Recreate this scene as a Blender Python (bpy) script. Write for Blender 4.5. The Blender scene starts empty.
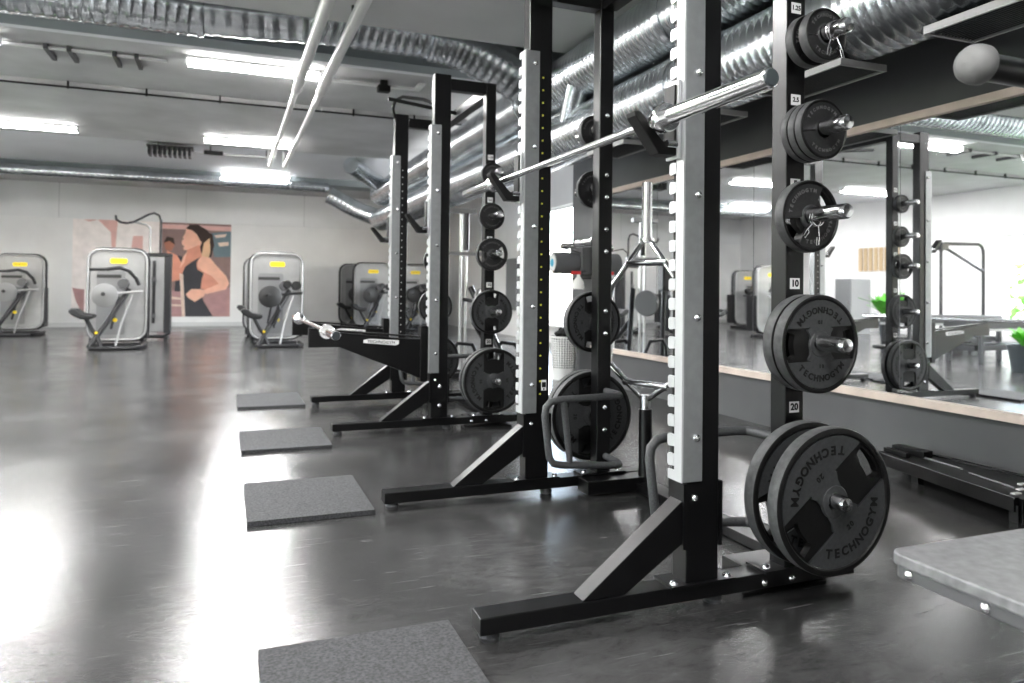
import bpy, bmesh, math, random
from mathutils import Vector, Matrix
random.seed(7)
SC = bpy.context.scene
C = SC.collection
PI = math.pi
R = math.radians

# ------------------------------------------------------------------ materials
def mat(name, col=(.5, .5, .5), rough=.5, metal=0., ior=1.5, spec=None, noise=None, bump=None, coat=0., emit=None):
    m = bpy.data.materials.new(name); m.use_nodes = True
    nt = m.node_tree; b = nt.nodes['Principled BSDF']
    b.inputs['Base Color'].default_value = (*col, 1)
    b.inputs['Roughness'].default_value = rough
    b.inputs['Metallic'].default_value = metal
    b.inputs['IOR'].default_value = ior
    if coat: b.inputs['Coat Weight'].default_value = coat; b.inputs['Coat Roughness'].default_value = .2
    tc = nt.nodes.new('ShaderNodeTexCoord')
    if noise:                                   # (scale, amount)
        n = nt.nodes.new('ShaderNodeTexNoise'); n.inputs['Scale'].default_value = noise[0]; n.inputs['Detail'].default_value = 5
        nt.links.new(tc.outputs['Object'], n.inputs['Vector'])
        r = nt.nodes.new('ShaderNodeValToRGB')
        a = noise[1]
        r.color_ramp.elements[0].position = .3; r.color_ramp.elements[1].position = .7
        r.color_ramp.elements[0].color = (*[max(0, c*(1-a)) for c in col], 1)
        r.color_ramp.elements[1].color = (*[min(1, c*(1+a)) for c in col], 1)
        nt.links.new(n.outputs['Fac'], r.inputs['Fac']); nt.links.new(r.outputs['Color'], b.inputs['Base Color'])
    if bump:                                    # (scale, strength, distance)
        n2 = nt.nodes.new('ShaderNodeTexNoise'); n2.inputs['Scale'].default_value = bump[0]; n2.inputs['Detail'].default_value = 3
        nt.links.new(tc.outputs['Object'], n2.inputs['Vector'])
        bp = nt.nodes.new('ShaderNodeBump'); bp.inputs['Strength'].default_value = bump[1]; bp.inputs['Distance'].default_value = bump[2]
        nt.links.new(n2.outputs['Fac'], bp.inputs['Height']); nt.links.new(bp.outputs['Normal'], b.inputs['Normal'])
    if emit:
        b.inputs['Emission Color'].default_value = (*emit[0], 1); b.inputs['Emission Strength'].default_value = emit[1]
    return m

M = {}
M['rack'] = mat('rack black powder coat', (.005, .005, .0055), .32, ior=1.55, bump=(900, .12, .0003))
M['strip'] = mat('brushed grey steel', (.3, .31, .315), .4, .5, noise=(30, .06))
M['stripface'] = mat('lit steel face', (.55, .56, .57), .35, .4)  # same steel as the strip, lightened as its front faces catch window light
M['chrome'] = mat('chrome', (.86, .86, .87), .1, 1., bump=(300, .08, .0004))
M['chromeb'] = mat('satin chrome', (.72, .72, .73), .2, 1., bump=(120, .1, .0004))
M['bolt'] = mat('zinc bolt', (.8, .8, .82), .2, 1.)
M['rubber'] = mat('black rubber', (.006, .006, .006), .5, noise=(60, .3), bump=(400, .2, .0006))
M['rim'] = mat('rubber plate rim', (.03, .03, .031), .5, noise=(80, .25), bump=(500, .25, .0006))
M['rimside'] = mat('plate lit rim side', (.085, .086, .088), .5, noise=(60, .2), bump=(500, .25, .0006))  # lighter than the rubber face: light on the rim side painted in
M['emboss'] = mat('raised grey lettering', (.12, .12, .12), .5)
M['pad'] = mat('grey plate face', (.05, .052, .054), .5, noise=(90, .15), bump=(500, .2, .0005))
M['paddark'] = mat('dark plate face', (.018, .018, .019), .5, noise=(90, .2), bump=(500, .2, .0005))
M['ink'] = mat('black lettering', (.004, .004, .004), .6)
M['tag'] = mat('white tag', (.75, .75, .75), .5)
M['yellow'] = mat('yellow dot', (.75, .72, .1), .5)
M['grip'] = mat('grey knurled grip', (.07, .072, .075), .55, noise=(200, .3), bump=(600, .4, .0008))
M['hook'] = mat('hook black plastic', (.006, .006, .006), .45, bump=(500, .3, .0006))
M['mat'] = mat('rubber mat speckled', (.058, .059, .062), .85, noise=(120, .45), bump=(500, .3, .001))
M['matedge'] = mat('rubber mat edge', (.02, .02, .02), .7)
M['white'] = mat('white paint', (.8, .8, .79), .5)
M['machpanel'] = mat('machine silver panel', (.27, .27, .27), .4, .3, noise=(4, .1))
M['machinset'] = mat('machine inset panel', (.2, .2, .205), .35, .3)
M['machframe'] = mat('machine dark frame', (.03, .03, .032), .35, .2)
M['machrim'] = mat('machine light rim', (.32, .32, .32), .4, .3)
M['disc'] = mat('machine grey disc', (.2, .2, .2), .5)
M['discdark'] = mat('machine dark disc', (.03, .03, .03), .5)
M['pad_black'] = mat('black upholstery', (.02, .02, .021), .45, bump=(60, .2, .002))
M['badge'] = mat('yellow badge', (.85, .62, .02), .5)
M['duct'] = mat('galvanised duct', (.60, .63, .65), .25, 1., noise=(4, .22), bump=(9, .12, .01))
M['ventdark'] = mat('vent slats', (.05, .052, .054), .4, .4)
M['wood'] = mat('pale wood', (.66, .56, .5), .5, noise=(8, .1))
M['pipe'] = mat('white pipe', (.72, .72, .71), .35)
M['housing'] = mat('lamp housing', (.6, .6, .6), .4)
M['diff'] = mat('lamp diffuser', (1, 1, 1), .5, emit=((1, .99, .98), 15))
M['pot'] = mat('plastic pot', (.05, .06, .065), .5)
M['leaf'] = mat('leaf green', (.12, .42, .05), .45, noise=(6, .35))
M['cable'] = mat('black cable', (.015, .015, .015), .6)
M['cleaner_blue'] = mat('blue core', (.03, .3, .45), .5)
M['paper'] = mat('blue grey paper roll', (.14, .145, .15), .8, bump=(20, .3, .004))
M['bottle'] = mat('white bottle', (.8, .8, .78), .4)
M['red'] = mat('red cap', (.6, .04, .04), .4)
M['benchtop'] = mat('brushed bench top', (.2, .2, .205), .45, .2, noise=(40, .2), bump=(90, .2, .001))
M['benchedge'] = mat('bench edge', (.1, .1, .104), .45)
M['cap'] = mat('grey rubber cap', (.17, .17, .17), .6, noise=(20, .1), bump=(200, .3, .001))
M['locker'] = mat('locker grey', (.2, .205, .21), .5)
M['slats'] = mat('tan slats', (.5, .38, .24), .6)
M['pole'] = mat('steel pole', (.55, .55, .55), .3, .8)
M['greenout'] = mat('hedge', (.16, .42, .08), .6, noise=(3, .5))
M['plant_stem'] = mat('stem', (.16, .25, .06), .6)

def wall_mat(name, col, rough=.6, amt=.05, sc=1.2):
    return mat(name, col, rough, noise=(sc, amt), bump=(60, .06, .002))
M['wallwhite'] = wall_mat('white plaster', (.8, .795, .79))
M['bulk'] = wall_mat('white bulkhead', (.76, .76, .76))
M['wallgrey'] = wall_mat('grey wall paint', (.12, .122, .125), .5, .1, 2)
M['ceil'] = wall_mat('ceiling slab', (.62, .62, .62), .7, .08, .8)
M['ceilbright'] = wall_mat('ceiling lit bay', (.82, .83, .85), .7, .04, .8)  # paler than the slab: lamp light on the far bay put into the colour
M['beam'] = wall_mat('concrete beam', (.55, .55, .55), .7, .12, 1.5)
M['beamgrey'] = wall_mat('grey green beam', (.28, .31, .32), .6, .1, 1.5)
M['base'] = mat('white baseboard', (.6, .6, .6), .5)

def duct_material():
    m = M['duct']; nt = m.node_tree; b = nt.nodes['Principled BSDF']
    return m
duct_material()

def floor_material():
    m = bpy.data.materials.new('polished dark resin floor'); m.use_nodes = True
    nt = m.node_tree; b = nt.nodes['Principled BSDF']; L = nt.links.new
    tc = nt.nodes.new('ShaderNodeTexCoord')
    def noise(sc, det=6, dist=0., rough=.6, mapscale=None, rot=0):
        n = nt.nodes.new('ShaderNodeTexNoise'); n.inputs['Scale'].default_value = sc
        n.inputs['Detail'].default_value = det; n.inputs['Distortion'].default_value = dist; n.inputs['Roughness'].default_value = rough
        if mapscale:
            mp = nt.nodes.new('ShaderNodeMapping'); mp.inputs['Scale'].default_value = mapscale
            mp.inputs['Rotation'].default_value = (0, 0, rot)
            L(tc.outputs['Object'], mp.inputs['Vector']); L(mp.outputs['Vector'], n.inputs['Vector'])
        else: L(tc.outputs['Object'], n.inputs['Vector'])
        return n
    def ramp(src, p0, c0, p1, c1):
        r = nt.nodes.new('ShaderNodeValToRGB')
        r.color_ramp.elements[0].position = p0; r.color_ramp.elements[0].color = (c0, c0, c0, 1)
        r.color_ramp.elements[1].position = p1; r.color_ramp.elements[1].color = (c1, c1, c1, 1)
        L(src, r.inputs['Fac']); return r
    n1 = noise(1.3, 8, .6)
    r1 = ramp(n1.outputs['Fac'], .3, .03, .72, .085)
    # brushed streaks and fine scratches
    n2 = noise(9, 8, .8, .75, (1, 2.2, 1), .35)
    r2 = ramp(n2.outputs['Fac'], .3, .78, .72, 1.25)
    mx = nt.nodes.new('ShaderNodeMix'); mx.data_type = 'RGBA'; mx.blend_type = 'MULTIPLY'; mx.inputs[0].default_value = 1
    L(r1.outputs['Color'], mx.inputs[6]); L(r2.outputs['Color'], mx.inputs[7])
    n3 = noise(3, 2, 1.5, .5, (1, 30, 1), -.6)
    r3 = ramp(n3.outputs['Fac'], .70, 0, .73, .10)
    ad = nt.nodes.new('ShaderNodeMix'); ad.data_type = 'RGBA'; ad.blend_type = 'ADD'; ad.inputs[0].default_value = 1
    L(mx.outputs[2], ad.inputs[6]); L(r3.outputs['Color'], ad.inputs[7])
    L(ad.outputs[2], b.inputs['Base Color'])
    n4 = noise(1.8, 8, .6, .65)
    r4 = ramp(n4.outputs['Fac'], .3, .12, .75, .26)
    L(r4.outputs['Color'], b.inputs['Roughness'])
    b.inputs['IOR'].default_value = 1.65
    n5 = noise(170, 2); n6 = noise(4, 2)
    bp = nt.nodes.new('ShaderNodeBump'); bp.inputs['Strength'].default_value = .35; bp.inputs['Distance'].default_value = .0014
    bp2 = nt.nodes.new('ShaderNodeBump'); bp2.inputs['Strength'].default_value = .06; bp2.inputs['Distance'].default_value = .004
    L(n5.outputs['Fac'], bp.inputs['Height']); L(n6.outputs['Fac'], bp2.inputs['Height'])
    L(bp2.outputs['Normal'], bp.inputs['Normal']); L(bp.outputs['Normal'], b.inputs['Normal'])
    return m
M['floor'] = floor_material()

def glossy_mirror():
    m = bpy.data.materials.new('wall mirror silver'); m.use_nodes = True
    b = m.node_tree.nodes['Principled BSDF']
    b.inputs['Base Color'].default_value = (.93, .94, .95, 1); b.inputs['Metallic'].default_value = 1; b.inputs['Roughness'].default_value = .015
    return m
M['mirror'] = glossy_mirror()

def glass_mat():
    m = bpy.data.materials.new('window glass'); m.use_nodes = True
    nt = m.node_tree; nt.nodes.remove(nt.nodes['Principled BSDF'])
    t = nt.nodes.new('ShaderNodeBsdfTransparent'); g = nt.nodes.new('ShaderNodeBsdfGlossy'); g.inputs['Roughness'].default_value = .02
    mx = nt.nodes.new('ShaderNodeMixShader'); mx.inputs[0].default_value = .07
    nt.links.new(t.outputs[0], mx.inputs[1]); nt.links.new(g.outputs[0], mx.inputs[2])
    nt.links.new(mx.outputs[0], nt.nodes['Material Output'].inputs['Surface'])
    return m
M['glass'] = glass_mat()

# ------------------------------------------------------------------ mesh builder
class MB:
    """collects shapes, then links them as ONE mesh object"""
    def __init__(s, o=(0, 0, 0)): s.v = []; s.f = []; s.mi = []; s.sm = []; s.o = Vector(o); s.cur = 0
    def add(s, vs, fs, smooth=False):
        b = len(s.v); s.v += [tuple(Vector(v) - s.o) for v in vs]
        for f in fs: s.f.append([i+b for i in f]); s.mi.append(s.cur); s.sm.append(smooth)
        return s
    def box(s, x0, x1, y0, y1, z0, z1, rot=None, piv=None):
        vs = [Vector((x, y, z)) for x in (x0, x1) for y in (y0, y1) for z in (z0, z1)]
        if rot is not None:
            p = Vector(piv) if piv is not None else Vector(((x0+x1)/2, (y0+y1)/2, (z0+z1)/2))
            vs = [rot @ (v-p) + p for v in vs]
        return s.add(vs, [(0, 1, 3, 2), (4, 6, 7, 5), (0, 4, 5, 1), (2, 3, 7, 6), (0, 2, 6, 4), (1, 5, 7, 3)])
    def prism(s, poly, axis, a, b):
        """poly: 2D points; axis 'x','y','z' = extrusion axis; a..b range"""
        def P(p, t):
            return {'x': (t, p[0], p[1]), 'y': (p[0], t, p[1]), 'z': (p[0], p[1], t)}[axis]
        n = len(poly); vs = [P(p, a) for p in poly] + [P(p, b) for p in poly]
        fs = [tuple(range(n-1, -1, -1)), tuple(range(n, 2*n))] + [(i, (i+1) % n, n+(i+1) % n, n+i) for i in range(n)]
        return s.add(vs, fs)
    def tube(s, path, r, n=12, closed=False, caps=True):
        pts = [Vector(p) for p in path]; m = len(pts)
        rr = r if isinstance(r, (list, tuple)) else [r]*m
        vs = []; prev = None
        for i, p in enumerate(pts):
            if closed: t = (pts[(i+1) % m]-pts[i-1])
            elif i == 0: t = pts[1]-p
            elif i == m-1: t = p-pts[i-1]
            else: t = (pts[i+1]-p).normalized() + (p-pts[i-1]).normalized()
            t = t.normalized() if t.length > 1e-9 else Vector((0, 0, 1))
            if prev is None:
                a = Vector((0, 0, 1)) if abs(t.z) < .9 else Vector((1, 0, 0))
                u = (a - t*a.dot(t)).normalized()
            else:
                u = prev - t*prev.dot(t); u = u.normalized() if u.length > 1e-6 else prev
            prev = u; w = t.cross(u)
            for k in range(n):
                a = 2*PI*k/n; vs.append(p + (u*math.cos(a)+w*math.sin(a))*rr[i])
        fs = []
        for i in range(m if closed else m-1):
            j = (i+1) % m
            for k in range(n): fs.append((i*n+k, i*n+(k+1) % n, j*n+(k+1) % n, j*n+k))
        s.add(vs, fs, True)
        if caps and not closed:
            b = len(s.v)-len(vs)
            s.f.append([b+k for k in range(n-1, -1, -1)]); s.mi.append(s.cur); s.sm.append(False)
            s.f.append([b+(m-1)*n+k for k in range(n)]); s.mi.append(s.cur); s.sm.append(False)
        return s
    def lathe(s, prof, c=(0, 0, 0), axis=(0, 1, 0), n=32):
        """prof: (radius, position along axis)"""
        ax = Vector(axis).normalized(); a = Vector((0, 0, 1)) if abs(ax.z) < .9 else Vector((1, 0, 0))
        u = (a-ax*a.dot(ax)).normalized(); w = ax.cross(u); c = Vector(c)
        vs = [c + ax*h + (u*math.cos(2*PI*k/n)+w*math.sin(2*PI*k/n))*max(r, 1e-5) for r, h in prof for k in range(n)]
        fs = [(i*n+k, i*n+(k+1) % n, (i+1)*n+(k+1) % n, (i+1)*n+k) for i in range(len(prof)-1) for k in range(n)]
        return s.add(vs, fs, True)
    def quad(s, a, b, c, d): return s.add([a, b, c, d], [(0, 1, 2, 3)])
    def mesh(s, name, mats):
        me = bpy.data.meshes.new(name); me.from_pydata(s.v, [], s.f)
        for m in (mats if isinstance(mats, (list, tuple)) else [mats]): me.materials.append(m)
        for p, mi, sm in zip(me.polygons, s.mi, s.sm): p.material_index = mi; p.use_smooth = sm
        bm = bmesh.new(); bm.from_mesh(me); bmesh.ops.recalc_face_normals(bm, faces=bm.faces); bm.to_mesh(me); bm.free()
        if any(s.sm): me.set_sharp_from_angle(angle=R(38))
        return me
    def build(s, name, mats, parent=None, bevel=0., loc=None):
        o = bpy.data.objects.new(name, s.mesh(name, mats)); C.objects.link(o)
        if parent: o.parent = parent
        if loc is not None: o.location = loc
        if bevel:
            b = o.modifiers.new('bevel', 'BEVEL'); b.width = bevel; b.segments = 2; b.limit_method = 'ANGLE'; b.angle_limit = R(50)
        return o

def thing(name, label, cat, loc=(0, 0, 0), rotz=0, group=None):
    o = bpy.data.objects.new(name, None); C.objects.link(o); o.empty_display_size = .1
    o.location = loc; o.rotation_euler = (0, 0, rotz); o['label'] = label; o['category'] = cat
    if group: o['group'] = group
    return o
def tag(o, label, cat, group=None, kind=None):
    o['label'] = label; o['category'] = cat
    if group: o['group'] = group
    if kind: o['kind'] = kind
    return o
def struct(o): o['kind'] = 'structure'; return o
def children(o): return [c for c in C.objects if c.parent == o]
def copy_tree(o, parent=None):
    ch = CH.get(o.name) or children(o); CH[o.name] = ch
    c = o.copy(); C.objects.link(c)
    if parent: c.parent = parent
    for k in ch: copy_tree(k, c)
    return c
CH = {}
def dup(root, loc, label, group=None, rot=None):
    c = copy_tree(root); c.location = loc; c['label'] = label
    if group: c['group'] = group
    if rot is not None: c.rotation_euler = rot
    return c

def text_mesh(txt, size, ext=.0005, name='lettering', bold=0.):
    cu = bpy.data.curves.new('t', 'FONT'); cu.body = txt; cu.size = size; cu.extrude = ext; cu.offset = bold*1.5
    cu.align_x = 'CENTER'; cu.align_y = 'CENTER'; cu.resolution_u = 3
    o = bpy.data.objects.new('t', cu); C.objects.link(o)
    bpy.context.view_layer.update()
    me = bpy.data.meshes.new_from_object(o.evaluated_get(bpy.context.evaluated_depsgraph_get()))
    bpy.data.objects.remove(o); me.name = name; return me
def mesh_add(mb, me, mtx):
    mb.add([mtx @ v.co for v in me.vertices], [tuple(p.vertices) for p in me.polygons])

def curve_mesh(outline, holes, thick, z0, name):
    """flat 2D outline with holes, extruded: returns mesh lying in XY from z0 to z0+thick"""
    cu = bpy.data.curves.new(name, 'CURVE'); cu.dimensions = '2D'; cu.fill_mode = 'BOTH'; cu.extrude = thick/2
    for pts in [outline]+holes:
        sp = cu.splines.new('POLY'); sp.points.add(len(pts)-1)
        for i, p in enumerate(pts): sp.points[i].co = (p[0], p[1], 0, 1)
        sp.use_cyclic_u = True
    o = bpy.data.objects.new('t', cu); C.objects.link(o); bpy.context.view_layer.update()
    me = bpy.data.meshes.new_from_object(o.evaluated_get(bpy.context.evaluated_depsgraph_get()))
    bpy.data.objects.remove(o)
    for v in me.vertices: v.co.z += z0+thick/2
    me.name = name; return me

# ------------------------------------------------------------------ camera
f, yaw, pit, roll, py, H = 731.9, .371, .016, .0114, 277.6, .9806
F = Vector((math.sin(yaw)*math.cos(pit), math.cos(yaw)*math.cos(pit), math.sin(pit)))
R0 = Vector((math.cos(yaw), -math.sin(yaw), 0)); D0 = F.cross(R0)
Rv = R0*math.cos(roll) - D0*math.sin(roll); Dv = R0*math.sin(roll) + D0*math.cos(roll)
cam = bpy.data.cameras.new('camera'); co = bpy.data.objects.new('camera', cam); C.objects.link(co)
co.matrix_world = Matrix(((Rv.x, -Dv.x, -F.x, 0), (Rv.y, -Dv.y, -F.y, 0), (Rv.z, -Dv.z, -F.z, H), (0, 0, 0, 1)))
cam.sensor_width = 36; cam.sensor_fit = 'HORIZONTAL'; cam.lens = f/1024*36; cam.shift_y = (py-341.5)/1024
cam.clip_start = .05; cam.clip_end = 200
cam.dof.use_dof = True; cam.dof.focus_distance = 2.5; cam.dof.aperture_fstop = 3.2
SC.camera = co

# ------------------------------------------------------------------ room shell
WX = 3.70; LX = -8.0; BY = 19.3; FY = -3.2; RX = 5.6
def sbox(name, x0, x1, y0, y1, z0, z1, m, bevel=0):
    return struct(MB().box(x0, x1, y0, y1, z0, z1).build(name, m, bevel=bevel))
sbox('floor', LX, RX, FY, BY, -.1, 0, M['floor'])
# mirror wall with its bare end, step, far right wall
sbox('wall_right', WX, WX+.22, FY, 7.6, 0, 3.6, M['wallgrey'])
sbox('wall_right_step', WX+.22, RX+.2, 7.4, 7.6, 0, 3.6, M['wallwhite'])
w = MB(); w.box(RX, RX+.2, 7.6, 9.3, 0, 3.6).box(RX, RX+.2, 13.4, BY, 0, 3.6).box(RX, RX+.2, 9.3, 13.4, 0, .35).box(RX, RX+.2, 9.3, 13.4, 2.5, 3.6)
struct(w.build('wall_right_far', M['wallwhite']))
w = MB(); w.box(LX-.2, RX+.2, BY, BY+.2, 0, 2.5)
struct(w.build('wall_back', M['wallwhite']))
sbox('wall_back_bulkhead', LX, RX, BY-.03, BY+.2, 2.5, 3.6, M['bulk'])
for i, x in enumerate((-6, -3.6, -.95, 1.8)):
    sbox('trim_%d' % (10+i), x-.006, x+.006, BY-.034, BY-.028, 2.5, 3.4, M['beam'])
sbox('wall_front', LX-.2, RX+.2, FY-.2, FY, 0, 3.6, M['wallwhite'])
# left wall with two window openings
w = MB(); w.box(LX-.2, LX, FY, -1.5, 0, 3.6).box(LX-.2, LX, 3.5, 5.2, 0, 3.6).box(LX-.2, LX, 10.75, BY, 0, 3.6)
for a, b in ((-1.5, 3.5), (5.2, 10.75)): w.box(LX-.2, LX, a, b, 0, .35).box(LX-.2, LX, a, b, 2.25, 3.6)
struct(w.build('wall_left', M['wallwhite']))
def window(n, x, y0, y1, z0, z1):
    t = bpy.data.objects.new('window_%d' % n, None); C.objects.link(t); t.location = (x, (y0+y1)/2, z0); struct(t)
    o = t.location
    b = MB(o); k = .05; N = 3
    b.box(x-.04, x+.04, y0, y1, z0, z0+k).box(x-.04, x+.04, y0, y1, z1-k, z1)
    for i in range(N+1):
        y = y0+(y1-y0-k)*i/N; b.box(x-.04, x+.04, y, y+k, z0+k, z1-k)
    b.build('window_frame', M['white'], t)
    MB(o).box(x-.004, x+.004, y0+k, y1-k, z0+k, z1-k).build('window_pane', M['glass'], t)
window(1, LX-.1, -1.5, 3.5, .35, 2.25)
window(2, LX-.1, 5.2, 10.75, .35, 2.25)
window(3, RX+.1, 9.3, 13.4, .35, 2.5)
# baseboards
sbox('baseboard_back', LX, RX, BY-.02, BY, 0, .1, M['base'])
sbox('baseboard_left', LX, LX+.02, FY, BY-.02, 0, .1, M['base'])
# ceiling: slab with cross beams
sbox('ceiling', LX-.2, RX+.2, FY-.2, BY+.2, 3.62, 3.8, M['ceil'])
sbox('trim_1', LX, RX, 3.3, 6.2, 3.2, 3.62, M['ceil'])           # wide light beam above the racks
sbox('trim_2', LX, RX, 7.1, 7.36, 3.2, 3.62, M['beamgrey'])
sbox('trim_3', LX, RX, 7.36, 7.52, 3.22, 3.62, M['ceilbright'])
sbox('trim_4', LX, RX, 7.52, 9.78, 3.34, 3.62, M['beam'])
sbox('trim_5', LX, RX, 9.78, 12.9, 3.27, 3.62, M['beam'])
sbox('trim_6', LX, RX, 12.9, 16.3, 3.34, 3.62, M['ceilbright'])
sbox('trim_7', LX, RX, 16.3, 16.9, 3.2, 3.62, M['beamgrey'])
sbox('trim_8', LX, RX, 16.9, BY-.03, 3.3, 3.62, M['beam'])
sbox('trim_9', LX, RX, -1.0, 1.0, 3.2, 3.62, M['ceil'])
# mirror trim
sbox('trim_20', WX-.028, WX, FY, 7.06, 1.985, 2.03, M['wood'])
sbox('trim_21', WX-.04, WX, FY, 7.06, .342, .385, M['wood'])
# mirror panels
ys = [7.05, 5.81, 4.48, 3.19, 1.85, .5, -.85]
ml = ['farthest tall wall mirror panel, beside the bare grey wall end', 'wall mirror panel seen through the gap behind the upright hexagonal bar', 'wall mirror panel behind the nearest storage post and its plates',
      'wall mirror panel reflecting the far rack storage plates', 'large wall mirror panel at the right edge reflecting window and potted plant', 'wall mirror panel above the low grey bench, past the frame']
for i in range(6):
    o = MB((WX, ys[i], .385)).box(WX-.006, WX, ys[i+1]+.0025, ys[i]-.0025, .386, 1.984).build('wall_mirror', M['mirror'])
    o.location = (WX, ys[i], .385); tag(o, ml[i], 'mirror', 'mirror panels along the right wall')

# ------------------------------------------------------------------ rack
def bolt_proto():
    b = MB(); b.lathe([(0, -.012), (.006, -.011), (.011, -.007), (.013, -.002), (.013, 0)], axis=(0, 1, 0), n=12)
    return b.mesh('bolt', M['bolt'])
BOLT = bolt_proto()
def bolt(x, y, z, par, org, d=(0, -1, 0), sc=1.):
    o = bpy.data.objects.new('bolt', BOLT); C.objects.link(o); o.parent = par
    o.location = Vector((x, y, z))-Vector(org)
    o.rotation_euler = Vector((0, -1, 0)).rotation_difference(Vector(d)).to_euler(); o.scale = (sc,)*3
    return o
PEGZ = [(.348, '20'), (.823, '10'), (1.228, '5'), (1.497, '2.5'), (1.793, '1.25')]
TAGZ = [.605, 1.01, 1.338, 1.617, 1.922]
tm = {t: text_mesh(t, .034, .0004, 'weight_number', .0008) for _, t in PEGZ}
def side(root, org, ya, s, near_inner, fancy=True):
    """one upright frame of a rack; ya = y of its outer face, s=+1: inside lies towards +y"""
    O = Vector(org)
    def Y(a, b): return (min(ya+s*a, ya+s*b), max(ya+s*a, ya+s*b))
    yn, yf = Y(0, .08)                                   # near (camera) and far face
    b = MB(O).box(.66, 2.0, yn, yf, .03, .078)
    bm = b.build('base_beam', M['rack'], root, .003)
    for x in (.70, 1.45): MB(O).lathe([(0, 0), (.026, 0), (.03, .012), (.022, .03)], (x, (yn+yf)/2, 0), (0, 0, 1), 16).build('rubber_foot', M['grip'], bm)
    up = MB(O).box(1.325, 1.443, yn+.002, yf-.002, .078, 2.48).build('upright', M['rack'], root, .004)
    MB(O).box(1.265, 1.50, yn-.012, yf+.012, .078, .086).build('foot_plate', M['rack'], up, .001)
    for x in (1.285, 1.48): bolt(x, yn+.008, .086, up, O, (0, 0, 1), 1.1)
    MB(O).box(1.443, 1.455, yn-.002, yf+.002, .19, .39).build('gusset_plate', M['rack'], up)
    MB(O).box(1.312, 1.325, yn-.002, yf+.002, .19, .39).build('gusset_plate', M['rack'], up)
    MB(O).box(1.705, 1.78, yn+.004, yf-.004, .078, 2.455).build('storage_post', M['rack'], root, .004)
    st = root_child[-1] if False else None
    MB(O).box(1.443, 1.705, yn+.004, yf-.004, 2.375, 2.455).build('top_beam', M['rack'], root, .004)
    # diagonal brace
    MB(O).prism([(.975, .078), (1.115, .078), (1.325, .212), (1.325, .345)], 'y', yn+.008, yf-.008).build('brace', M['rack'], root, .002)
    # hook strip: a channel round the front of the upright with slotted front
    z0, z1 = .395, 2.12
    stp = MB(O).box(1.306, 1.376, yn-.006, yn+.0, z0, z1).build('hook_strip', M['strip'], root, .0015)
    fr = MB(O).box(1.300, 1.306, yn-.006, yn+.034, z0, z1)
    k = 0; z = z0+.045
    fr.box(1.300, 1.306, yn+.034, yf-.011, z0, z0+.03)
    while z < z1-.05:
        fr.prism([(yn+.034, z+.0), (yf-.018, z-.003), (yf-.011, z+.003), (yf-.011, z+.030), (yf-.018, z+.036), (yn+.034, z+.034)], 'x', 1.298, 1.306)
        z += .0605; k += 1
    fr.box(1.300, 1.306, yn+.034, yf-.011, z1-.03, z1)
    fr.build('slotted_front', M['stripface'], stp)
    dk = MB(O).box(1.3065, 1.312, yn+.003, yf-.024, z0+.01, z1-.01).build('slot_lining', M['hook'], stp)
    for z in (.53, .90, 1.28, 1.66, 2.06): bolt(1.352, yn-.006, z, stp, O)
    bolt(1.352, yn+.0, .345, up, O, sc=.9)
    if near_inner:
        ns = MB(O)
        z = .52
        for i in range(26): ns.box(1.392, 1.4, yn-.001, yn+.002, .48+i*.0605, .488+i*.0605)
        ns.build('number_dots', M['yellow'] if fancy else M['tag'], up)
        tg = MB(O).box(1.402, 1.428, yn-.001, yn+.002, .50, .55)
        tg.build('pictogram_tag', M['tag'], up)
        MB(O).box(1.405, 1.425, yn-.002, yn-.0005, .515, .54).box(1.412, 1.418, yn-.002, yn-.0005, .503, .512).build('pictogram', M['ink'], up)
    if not near_inner and not fancy:
        for z in (.3, .17): bolt(1.385, yn+.002, z, up, O, sc=1.25 if not fancy else .5)
    # storage box foot on the inner side and its bolts
    ib, ic = Y(.08, .19)
    sb = MB(O).box(1.60, 1.96, ib, ic, .012, .075).build('storage_foot', M['rack'], root, .003)
    MB(O).box(1.62, 1.86, yn-.01, yf+.01, .078, .086).build('post_foot_plate', M['rack'], sb)
    for x in (1.645, 1.83): bolt(x, (yn+.02), .086, sb, O, (0, 0, 1), 1.1)
    for x in (1.62, 1.73): bolt(x, yn, .05, bm, O, sc=.9)
    # bolts up the storage post
    od = (0, -1, 0)
    for zz, _ in PEGZ:
        if near_inner:
            for d in (-.055, .055): bolt(1.745, yn+.004, zz+d, root, O)
    # pegs on the outer side, labels
    for (z, t), tz in zip(PEGZ, TAGZ):
        yo = ya+s*.004; e = -s
        pg = MB(O).lathe([(.0, 0), (.036, 0), (.036, .012), (.026, .02), (.024, .205), (.0235, .222), (.020, .229), (0, .232)], (1.735, yo, z), (0, e, 0), 24).build('storage_peg', M['chromeb'], root)
        bb = MB(O).box(1.721, 1.761, min(yo, yo+e*.0012), max(yo, yo+e*.0012), tz-.018, tz+.018).build('weight_tag', M['tag'], root)
        tb = MB(O)
        rot = Matrix.Rotation(R(90), 4, 'X') if e < 0 else Matrix.Rotation(PI, 4, 'Z') @ Matrix.Rotation(R(90), 4, 'X')
        mesh_add(tb, tm[t], Matrix.Translation((1.741, yo+e*.0016, tz)) @ rot @ Matrix.Scale(.9 if len(t) < 3 else .62, 4))
        tb.build('weight_number', M['ink'], bb)
    # bent grey grip loop on the inner side of the post
    g = ya+s*.25
    loop = [(1.75, ya+s*.08, .485), (1.75, ya+s*.2, .485), (1.74, ya+s*.235, .485), (1.70, g, .485), (1.42, g, .480), (1.375, g, .472), (1.352, g, .448), (1.347, g, .41), (1.366, g, .26), (1.372, g, .22), (1.392, g, .192), (1.43, g, .183), (1.69, g, .162), (1.74, ya+s*.235, .16), (1.75, ya+s*.2, .162), (1.75, ya+s*.08, .165)]
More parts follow.
